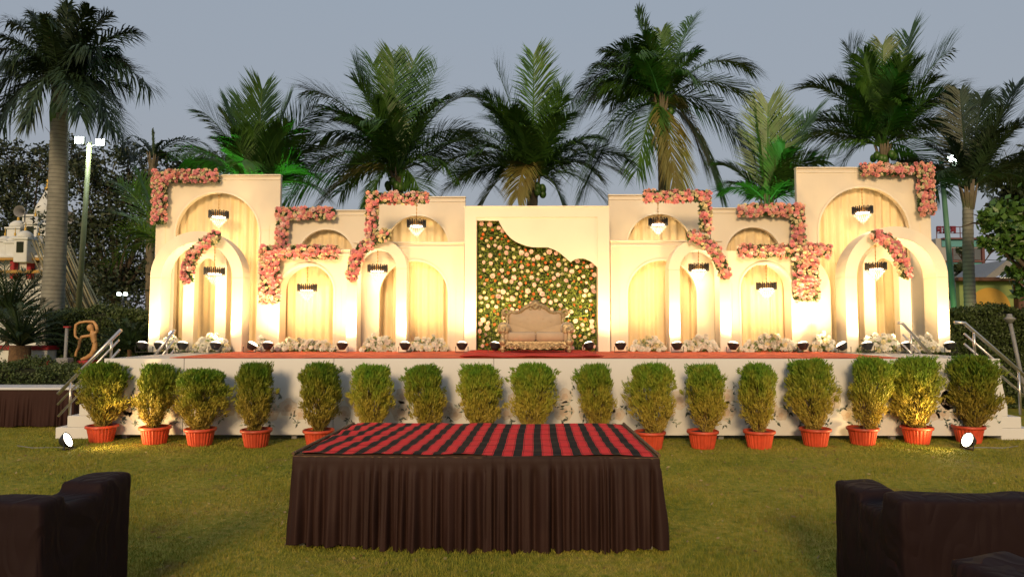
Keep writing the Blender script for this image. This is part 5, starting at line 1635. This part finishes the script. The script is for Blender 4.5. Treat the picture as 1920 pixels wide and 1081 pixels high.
# ------------------------------------------------------------------ lamp masts
def mast(label, px, pyt, Y, lean, m, heads, power):
    a = P(px, pyt, Y)
    t = thing('lamp_mast', label, 'lamp post', (a.x, Y, 0))
    MB().tube([(a.x - lean, Y, 0), (a.x, Y, a.z)], [0.075, 0.05], 10).build('pole', M[m], t, True)
    for (hx, hy) in heads:
        h = P(hx, hy, Y - 0.12)
        MB().box(h.x - 0.12, h.x + 0.12, Y - 0.10, Y - 0.04, h.z - 0.09, h.z + 0.09, 0.01).build('lamp_head', M['grey'], t)
        MB().box(h.x - 0.105, h.x + 0.105, Y - 0.112, Y - 0.102, h.z - 0.075, h.z + 0.075).build('lamp_face', M['led'], t)
        MB().tube([(a.x, Y, a.z - 0.1), (h.x, Y - 0.03, h.z - 0.02)], 0.022, 6).build('arm', M['grey'], t)
        ld = bpy.data.lights.new('mast_light', 'SPOT'); ld.energy = power; ld.color = (0.86, 1.0, 0.93); ld.shadow_soft_size = 0.1
        ld.spot_size = R(150); ld.spot_blend = 0.6
        lo = link('mast_light', ld, t, Vector((h.x, Y - 0.14, h.z)) - t.location)
        lo.rotation_euler = (R(62), 0, 0)
    return t
mast('olive lamp mast with two lit white floodlights at the left', 168, 268, 16.6, 0.20, 'ypole', [(148, 262), (187, 266)], 160)
mast('green lamp mast with a lit floodlight behind the right end of the backdrop', 1764, 300, 16.2, -0.3, 'gpole', [(1786, 297)], 60)
# small far floodlight seen through the trees at left
t = thing('far_floodlight', 'small far pair of lit floodlights among the trees at left', 'lamp', (X(232, 21), 21, 0))
for dx in (225, 237):
    p = P(dx, 551, 21)
    MB().box(p.x - 0.032, p.x + 0.032, 20.9, 21.0, p.z - 0.04, p.z + 0.04).build('lamp_face', M['led'], t)
pp = P(231, 551, 21.05)
MB().tube([(pp.x, 21.05, 0), (pp.x, 21.05, pp.z)], 0.03, 6).build('pole', M['black'], t)

# green garden floodlights hidden behind the backdrop that tint the two young palms
def green_flood(label, px, Y, aim, power, h=0.25):
    x = X(px, Y)
    t = thing('garden_floodlight', label, 'floodlight', (x, Y, 0))
    hd = bpy.data.objects.new('head', MB().box(-0.12, 0.12, -0.05, 0.05, -0.09, 0.09, 0.01).mesh('head', M['black'])); C.objects.link(hd)
    hd.parent = t; hd.location = (0, 0, h)
    MB().tube([(0, 0, 0), (0, 0, h - 0.09)], 0.015, 6).build('stake', M['black'], None).parent = t
    ld = bpy.data.lights.new('green_beam', 'SPOT'); ld.energy = power; ld.color = (0.30, 1.0, 0.30); ld.spot_size = R(95); ld.spot_blend = 0.8; ld.shadow_soft_size = 0.08
    lo = link('green_beam', ld, t, (0, 0, h + 0.15))
    d = Vector(aim) - Vector((x, Y, h + 0.15))
    lo.rotation_euler = d.to_track_quat('-Z', 'Y').to_euler()
green_flood('green garden floodlight on a stake before the left young palm', 478, 14.72, P(485, 235, 16.4), 420, 3.3)
green_flood('green garden floodlight on a stake before the right young palm', 1440, 14.72, P(1442, 260, 16.3), 280, 2.9)
green_flood('unseen green floodlight added at the foot of the royal palm', 120, 15.0 - 0.25, P(100, 420, 15.5), 90)  # unseen lamp, added to tint this palm green
green_flood('green garden floodlight behind the rightmost tall flat', 1775, 15.45, P(1790, 330, 16.6), 130)

# ------------------------------------------------------------------ left background things
# skirted bench
def bench():
    Y0, Y1 = 11.9, 12.5
    x0, x1 = X(-60, Y0), X(143, Y0)
    z1 = Z(727, Y0, 60)
    t = thing('skirted_bench', 'dark pleated skirted bench with a white top at the left edge', 'bench', ((x0 + x1) / 2, Y0, 0))
    MB().box(x0 - 0.02, x1 + 0.02, Y0 - 0.03, Y1, z1 - 0.03, z1 + 0.01, 0.008).build('top', M['paint_white'], t)
    pleat_skirt('skirt', [(x0, Y1), (x0, Y0), (x1, Y0), (x1, Y1)], z1 - 0.03, 0.02, 0.13, M['skirt_dark'], t, 21, amp=0.022, flare=0.02, wav=0.075)
bench()

# golden statue
def statue():
    Y = 13.75
    k = 13.75 / FPX
    def q(a, b): return P(a / 4.7, 580 + b / 4.7, Y)
    c = q(770, 470)
    t = thing('golden_statue', 'golden dancer silhouette statue with an arm arched overhead', 'statue', (c.x, Y, 0))
    mb = MB()
    S = 4.7 / k
    mb.tube([q(835, 210), q(858, 190), q(850, 145), q(825, 108), q(760, 105), q(700, 115), q(668, 135), q(662, 185), q(663, 235), q(690, 258)], [0.041, 0.037, 0.034, 0.031, 0.027, 0.027, 0.031, 0.027, 0.026, 0.020], 8)
    mb.tube([q(812, 185), q(822, 215), q(828, 260), q(838, 310), q(832, 355), q(808, 398), q(760, 425), q(715, 440)], [0.031, 0.068, 0.058, 0.051, 0.058, 0.054, 0.041, 0.034], 8)
    mb.tube([q(822, 225), q(770, 232), q(718, 240), q(702, 280), q(695, 330), q(672, 375), q(665, 415)], [0.034, 0.031, 0.034, 0.031, 0.027, 0.026, 0.024], 8)
    p = q(797, 160); mb.blob((p.x, p.y, p.z), (0.068, 0.07, 0.078), 10, 8)
    p = q(812, 178); mb.blob((p.x, p.y, p.z), (0.04, 0.04, 0.06), 8, 5)
    o = mb.build('figure', M['statue'], t, True)
    rm = o.modifiers.new('remesh', 'REMESH'); rm.mode = 'VOXEL'; rm.voxel_size = 0.011; rm.use_smooth_shade = True
    sm = o.modifiers.new('smooth', 'SMOOTH'); sm.iterations = 4; sm.factor = 0.5
    a, b = q(715, 445), q(830, 480)
    MB().box(a.x, b.x, Y - 0.15, Y + 0.15, b.z - 0.02, a.z, 0.01).build('red_base', M['red_paint'], t)
    MB().box(a.x - 0.02, b.x + 0.02, Y - 0.17, Y + 0.17, 0, b.z - 0.022, 0.01).build('plinth', M['white_wall'], t)
    # bollard lamp post in front
    bx = q(690, 160)
    t2 = thing('post', 'grey metal post on a block beside the golden statue', 'post', (bx.x, Y - 0.35, 0))
    MB().tube([(bx.x - 0.03, Y - 0.35, 0.0), (bx.x, Y - 0.35, bx.z)], 0.03, 8).build('pole', M['grey'], t2, True)
    MB().box(bx.x - 0.14, bx.x + 0.10, Y - 0.45, Y - 0.26, q(690, 475).z, q(690, 418).z, 0.01).build('block', M['grey'], t2)
    MB().box(bx.x - 0.05, bx.x + 0.06, Y - 0.39, Y - 0.31, bx.z, bx.z + 0.03, 0.005).build('cap', M['red_paint'], t2)
statue()

# temple
def temple():
    Y = 24.0
    k = Y / FPX
    t = thing('temple', 'small white temple with domes, gilded finials and red pillars at far left', 'temple', (X(60, Y), Y + 2, 0))
    def q(a, b, dy=0): return P(a / 4.16, 340 + b / 4.16, Y + dy)
    def bx(nm, a0, a1, b0, b1, d0, d1, m):
        p, r_ = q(a0, b1, d0), q(a1, b0, d0)
        MB().box(p.x, r_.x, Y + d0, Y + d1, p.z, r_.z, 0.02).build(nm, M[m], t)
    # lower storey
    p0 = q(-300, 600); p1 = q(430, 820)
    MB().box(q(-300, 0).x, q(430, 0).x, Y + 0.35, Y + 4, 0, q(0, 625).z).build('wall', M['white_wall'], t)
    for a in (-200, -70, 90, 220, 350):
        bx('pillar', a - 20, a + 20, 615, 760, 0.1, 0.33, 'red_paint')
    bx('beam', -300, 430, 595, 614, -0.02, 0.5, 'ochre')
    bx('beam', -300, 430, 690, 715, -0.02, 0.09, 'ochre')
    bx('platform', -300, 430, 575, 594, 0.05, 4, 'white_wall')
    def chhatri(cx, ctop, w, hbox, hd, dy, opening=True):
        c = q(cx, ctop + hd + hbox, dy)
        W = w * k * (1 + dy / Y) / 4.16 / 2 
        H = hbox * k / 4.16; D = hd * k / 4.16
        MB().box(c.x - W * 0.82, c.x + W * 0.82, Y + dy, Y + dy + 2 * W * 0.82, c.z - 0.3, c.z + H, 0.02).build('shrine', M['white_wall'], t)
        if opening:
            MB().box(c.x - W * 0.42, c.x + W * 0.42, Y + dy - 0.02, Y + dy - 0.004, c.z + H * 0.08, c.z + H * 0.85).build('niche_shade', M['hedge_core'], t)  # flat dark sheet, the shade of an opening put into its colour
        MB().box(c.x - W, c.x + W, Y + dy - W * 0.18, Y + dy + 2 * W * 0.9, c.z + H + 0.002, c.z + H + 0.07, 0.01).build('eave', M['white_wall'], t)
        MB().lathe([(W * 0.9, 0), (W * 0.93, D * 0.25), (W * 0.8, D * 0.55), (W * 0.5, D * 0.82), (W * 0.15, D * 0.97), (0.01, D)], 16, (c.x, Y + dy + W * 0.8, c.z + H + 0.072)).build('dome', M['white_wall'], t, True)
        MB().lathe([(W * 0.3, -0.04), (W * 0.12, 0.03), (W * 0.16, 0.08), (W * 0.06, 0.14), (0.01, 0.3)], 8, (c.x, Y + dy + W * 0.8, c.z + H + D + 0.06)).build('finial', M['dome_gold'], t, True)
    chhatri(155, 390, 130, 110, 62, -0.3)
    chhatri(270, 430, 110, 60, 60, 0.2, False)
    chhatri(100, 300, 130, 80, 65, 1.2, False)
    chhatri(80, 430, 110, 90, 50, 0.3, False)
    chhatri(5, 430, 100, 100, 40, 0.3, False)
    chhatri(235, 270, 130, 100, 60, 1.2)
    chhatri(340, 310, 90, 100, 50, 1.0, False)
    chhatri(490, 300, 110, 120, 55, 1.4)
    chhatri(520, 425, 90, 60, 45, 0.6, False)
    # main tower and spire
    bx('tower', 165, 500, 258, 430, 2.0, 4.0, 'white_wall')
    bx('cornice', 145, 520, 255, 272, 1.9, 4.1, 'white_wall')
    c = q(340, 250, 2.8)
    MB().lathe([(100 * k / 4.16, 0), (85 * k / 4.16, 0.3), (50 * k / 4.16, 0.62), (20 * k / 4.16, 0.95), (14 * k / 4.16, 1.0)], 12, (c.x, Y + 3, c.z)).build('spire', M['white_wall'], t, True)
    MB().lathe([(20 * k / 4.16, 0), (28 * k / 4.16, 0.1), (12 * k / 4.16, 0.22), (20 * k / 4.16, 0.36), (0.01, 0.55)], 10, (c.x, Y + 3, c.z + 0.95)).build('finial', M['dome_gold'], t, True)
    for (a, b, lab) in ((150, 232, 'grey horn loudspeaker left of the temple spire'), (540, 280, 'grey horn loudspeaker right of the royal palm trunk')):
        h = q(a, b, 1.0)
        t3 = thing('horn_loudspeaker', lab, 'loudspeaker', (h.x, h.y, h.z))
        MB().lathe([(0.22, 0.0), (0.19, 0.02), (0.09, 0.16), (0.05, 0.3), (0.05, 0.36)], 16, h, 'y', cap=False).build('horn', M['grey'], t3, True)
        MB().tube([(h.x, h.y + 0.3, h.z), (h.x, h.y + 0.3, h.z - 0.55)], 0.025, 6).build('bracket', M['grey'], t3)
temple()

# bamboo poles leaning
rg = np.random.default_rng(77)
bl_pairs = []
for k in range(36):
    u = k / 35
    xb = 118 + 84 * u + rg.normal() * 2; xt = 60 + 78 * u + rg.normal() * 3
    yt = 452 + rg.normal() * 8 + (14 if u > .6 else 0)
    Yb = 17.3 + rg.uniform(0, 0.5)
    a = P(xb, 600, Yb); b = P(xt, yt, Yb + 0.8)
    dirv = (b - a).normalized()
    a2 = a - dirv * ((a.z - 0.0) / dirv.z)
    t = MB()
    pts = []; rd = []
    for q in range(9):
        pts.append(a2.lerp(b, q / 8)); rd.append(0.030 - 0.010 * q / 8)
    o = t.tube(pts, rd, 6).build('bamboo_pole', M['bamboo'], None, True)
    tag(o, 'bamboo pole leaning with many others behind the tall left hedge', 'pole', 'bamboo poles leaning behind the left hedge')

# white and red planter wall below the sago palm
t = thing('planter_wall', 'low white and red painted wall beneath the sago palm', 'wall', (X(40, 14.2), 14.2, 0))
MB().box(X(-40, 14.2), X(90, 14.2), 14.2, 14.5, 0, Z(656, 14.2), 0.01).build('wall', M['white_wall'], t)
MB().box(X(-40, 14.2) , X(94, 14.2), 14.16, 14.54, Z(655.8, 14.2), Z(648, 14.2), 0.01).build('red_coping', M['red_paint'], t)
MB().box(X(62, 14.16), X(93, 14.16), 14.17, 14.198, Z(686, 14.2), Z(672, 14.2)).build('red_band', M['red_paint'], t)

# ------------------------------------------------------------------ right background things
def right_bg():
    Y = 46.0
    t = thing('teal_building', 'pale building with teal bands and maroon trim beyond the right palm', 'building', (X(1800, Y), Y, 0))
    def q(a, b): return P(1730 + a / 5.4, 380 + b / 5.4, Y)
    def bx(nm, a0, a1, b0, b1, d0, d1, m, par=t):
        p, r_ = q(a0, b1), q(a1, b0)
        return MB().box(p.x, r_.x, Y + d0, Y + d1, p.z, r_.z).build(nm, M[m], par)
    p, r_ = q(150, 900), q(605, 362)
    MB().box(p.x, r_.x, Y, Y + 8, 0, r_.z).build('wall', M['bwall'], t)
    bx('teal_band', 190, 596, 375, 446, -0.08, -0.01, 'teal'); bx('teal_band', 190, 605, 605, 680, -0.08, -0.01, 'teal')
    bx('roof_trim', 185, 604, 358, 374, -0.3, 0.2, 'bframe'); bx('floor_trim', 185, 610, 588, 603, -0.2, -0.01, 'bframe')
    bx('corner_trim', 597, 610, 375, 760, -0.15, -0.01, 'bframe')
    for (a0, a1, b0, b1) in ((515, 580, 458, 580), (300, 420, 458, 580), (525, 590, 690, 760), (300, 420, 690, 760)):
        w = bx('window', a0, a1, b0, b1, -0.07, -0.012, 'bframe')
        bx('pane', a0 + 4, a1 - 4, b0 + 4, b1 - 4, -0.09, -0.071, 'glass', w)
    # brick tower behind the flat
    bx('stair_tower', 86, 136, 170, 330, 1, 3, 'bframe'); bx('tower_face', 92, 122, 182, 320, 0.9, 0.99, 'bwall')
    # roof sign with red letters
    ts = thing('roof_sign', 'red lettered sign on a frame above the teal building', 'sign', (q(330, 358).x, Y + 0.4, q(330, 358).z))
    for b in (236, 300):
        a0, a1 = q(175, b), q(530, b)
        MB().tube([(a0.x, Y + 0.4, a0.z), (a1.x, Y + 0.4, a1.z)], 0.03, 5).build('frame_bar', M['bframe'], ts)
    for a in (180, 312, 420, 525):
        a0, a1 = q(a, 362), q(a, 236)
        MB().tube([(a0.x, Y + 0.4, a0.z), (a0.x, Y + 0.4, a1.z)], 0.03, 5).build('frame_post', M['bframe'], ts)
    def letter(strokes, a0, wd):
        m = MB()
        for (x0, y0, x1, y1) in strokes:
            p0, p1 = q(a0 + x0 * wd, 240 + y0 * 58), q(a0 + x1 * wd, 240 + y1 * 58)
            m.tube([(p0.x, Y + 0.3, p0.z), (p1.x, Y + 0.3, p1.z)], 0.075, 5)
        m.build('letter', M['maroon'], ts)
    letter([(0, 0, 1, 0), (0.85, 0, 0.85, 1), (0.15, 0, 0.15, 0.5), (0.15, 0.5, 0.85, 0.5), (0.15, 0.5, 0.35, 0.8)], 172, 44)
    letter([(0, 0, 1, 0), (0.85, 0, 0.85, 1), (0.1, 0.45, 0.5, 0.3), (0.5, 0.3, 0.4, 0.9), (0.4, 0.9, 0.1, 0.75)], 230, 50)
    letter([(0, 0, 1, 0), (0.9, 0, 0.9, 1), (0.5, 0, 0.5, 0.8), (0.1, 0.3, 0.5, 0.5), (0.1, 0.8, 0.5, 0.5), (0.5, 0.6, 0.9, 0.4)], 305, 56)
    letter([(0, 0, 1, 0), (0.8, 0, 0.8, 1), (0.15, 0.3, 0.6, 0.3), (0.15, 0.3, 0.2, 0.9), (0.2, 0.9, 0.8, 0.7)], 470, 50)
    # boundary wall with sun mural and shed roof beam
    Yw = 24.0
    def w(a, b): return P(1730 + a / 5.4, 380 + b / 5.4, Yw)
    tb = thing('boundary_wall', 'green boundary wall with a big yellow painted sun beyond the right hedge', 'wall', (w(650, 1000).x, Yw, 0))
    p, r_ = w(380, 1100), w(925, 795)
    MB().box(p.x, r_.x, Yw, Yw + 0.2, 0, r_.z).build('wall', M['gwall'], tb)
    mb = MB()
    cx, cz = w(680, 1070).x, w(680, 1070).z; Rr = (w(890, 0).x - w(680, 0).x)
    pts = [(cx + Rr * math.cos(a), cz + Rr * math.sin(a)) for a in [math.pi * k / 24 for k in range(25)]]
    mb.prism(pts, Yw - 0.004, Yw - 0.001).build('painted_sun', M['ywall'], tb)
    a0, a1 = w(290, 800), w(920, 760)
    MB().box(a0.x, a1.x, Yw - 0.4, Yw + 0.3, a0.z + 0.01, a1.z, 0.02).build('coping_beam', M['rust'], tb)
    a0, a1 = w(925, 1100), w(970, 770)
    MB().box(a0.x, a1.x, Yw - 0.25, Yw + 0.1, 0, a1.z + 0.02, 0.02).build('pillar', M['rust'], tb)
    # sloping shed roof and lamp strip
    tsd = thing('shed_roof', 'grey sloping shed roof above the boundary wall', 'roof', (w(780, 650).x, Yw + 2, w(780, 750).z))
    m = MB()
    A, B = P(1730 + 640 / 5.4, 380 + 752 / 5.4, Yw + 2), P(1730 + 860 / 5.4, 380 + 575 / 5.4, Yw + 2)
    m.add([(A.x, A.y, A.z), (B.x, B.y, B.z), (B.x + 0.2, B.y + 2.5, B.z), (A.x + 0.2, A.y + 2.5, A.z), (A.x, A.y, A.z - 0.18), (B.x + .25, B.y, B.z - 0.3), (B.x + 0.45, B.y + 2.5, B.z - 0.3), (A.x + 0.2, A.y + 2.5, A.z - 0.18)], [(0, 1, 2, 3), (7, 6, 5, 4), (0, 4, 5, 1), (1, 5, 6, 2), (2, 6, 7, 3), (3, 7, 4, 0)])
    m.build('roof_slab', M['grey'], tsd)
    for a in (720, 848):
        b0, b1 = w(a, 750), w(a, 640 if a > 800 else 700)
        MB().tube([(b0.x, Yw + 2.05, b0.z - 0.3), (b0.x, Yw + 2.05, b1.z)], 0.05, 6).build('post', M['grey'], tsd)
    a0, a1 = w(698, 772), w(895, 762)
    MB().box(a0.x, a1.x, Yw - 0.47, Yw - 0.42, a0.z, a1.z).build('lamp_strip', M['crystal'], tb)
    # overhead wires
    for i, (b0, b1) in enumerate(((575, 578), (465, 490), (705, 690))):
        l, r2 = P(1846, 380 + b0 / 5.4, 40), P(1990, 380 + b1 / 5.4, 38)
        mid = (l + r2) / 2; mid.z -= 0.12
        o = MB().tube([l, mid, r2], 0.02, 4).build('overhead_wire', M['black'], None)
        tag(o, ['middle overhead wire right of the teal building', 'topmost overhead wire right of the teal building', 'lowest overhead wire right of the teal building'][i], 'wire')
    # leaning garden lamp
    Yl = 13.6
    a, b = P(1893, 600, Yl), P(1914, 700, Yl)
    tl = thing('garden_lamp', 'thin leaning garden lamp post at the right edge', 'lamp post', (b.x + 0.12, Yl, 0))
    d = (a - b).normalized(); g0 = b - d * (b.z / d.z)
    MB().tube([g0, a], 0.035, 8).build('pole', M['grey'], tl, True)
    MB().lathe([(0.04, -0.06), (0.10, 0.02), (0.11, 0.03), (0.05, 0.07), (0.045, 0.12), (0.01, 0.13)], 12, a).build('lamp_cap', M['grey'], tl, True)
right_bg()

# small stones and a cable on the lawn
for i, (px, py, s, lab) in enumerate([(258, 822, 0.07, 'pale stone on the grass between the first two pots'), (300, 838, 0.02, '')][:1]):
    g0 = G(px, py)
    o = MB().blob((g0.x, g0.y + 0.3, s * 0.4), (s * 1.6, s, s * 0.6), 9, 6).build('stone', M['stone'], None, True)
    tag(o, lab, 'stone')

# fallen leaves scattered over the lawn
def litter():
    rg = np.random.default_rng(91)
    n = 420
    y = rg.uniform(4.8, 10.4, n); x = rg.uniform(-1, 1, n) * y * 0.76
    k = ~((x > -1.8) & (x < 1.1) & (y > 5.3) & (y < 7.4))
    x, y = x[k], y[k]; n = len(x)
    c = np.stack([x, y, rg.uniform(0.012, 0.03, n)], 1)
    d = np.stack([rg.normal(size=n), rg.normal(size=n), rg.normal(size=n) * 0.25], 1)
    V, F = leaf_cards(c, d, 0.045, 0.022, rg)
    o = link('fallen_leaves', np_mesh('fallen_leaves', V, F, M['dry_leaf']))
    tag(o, 'dry fallen leaves scattered over the lawn', 'leaves', kind='stuff')
M['dry_leaf'] = mat('dry_leaf', (0.16, 0.10, 0.04), 0.8, 0.4, 3, col2=(0.36, 0.29, 0.12))
litter()
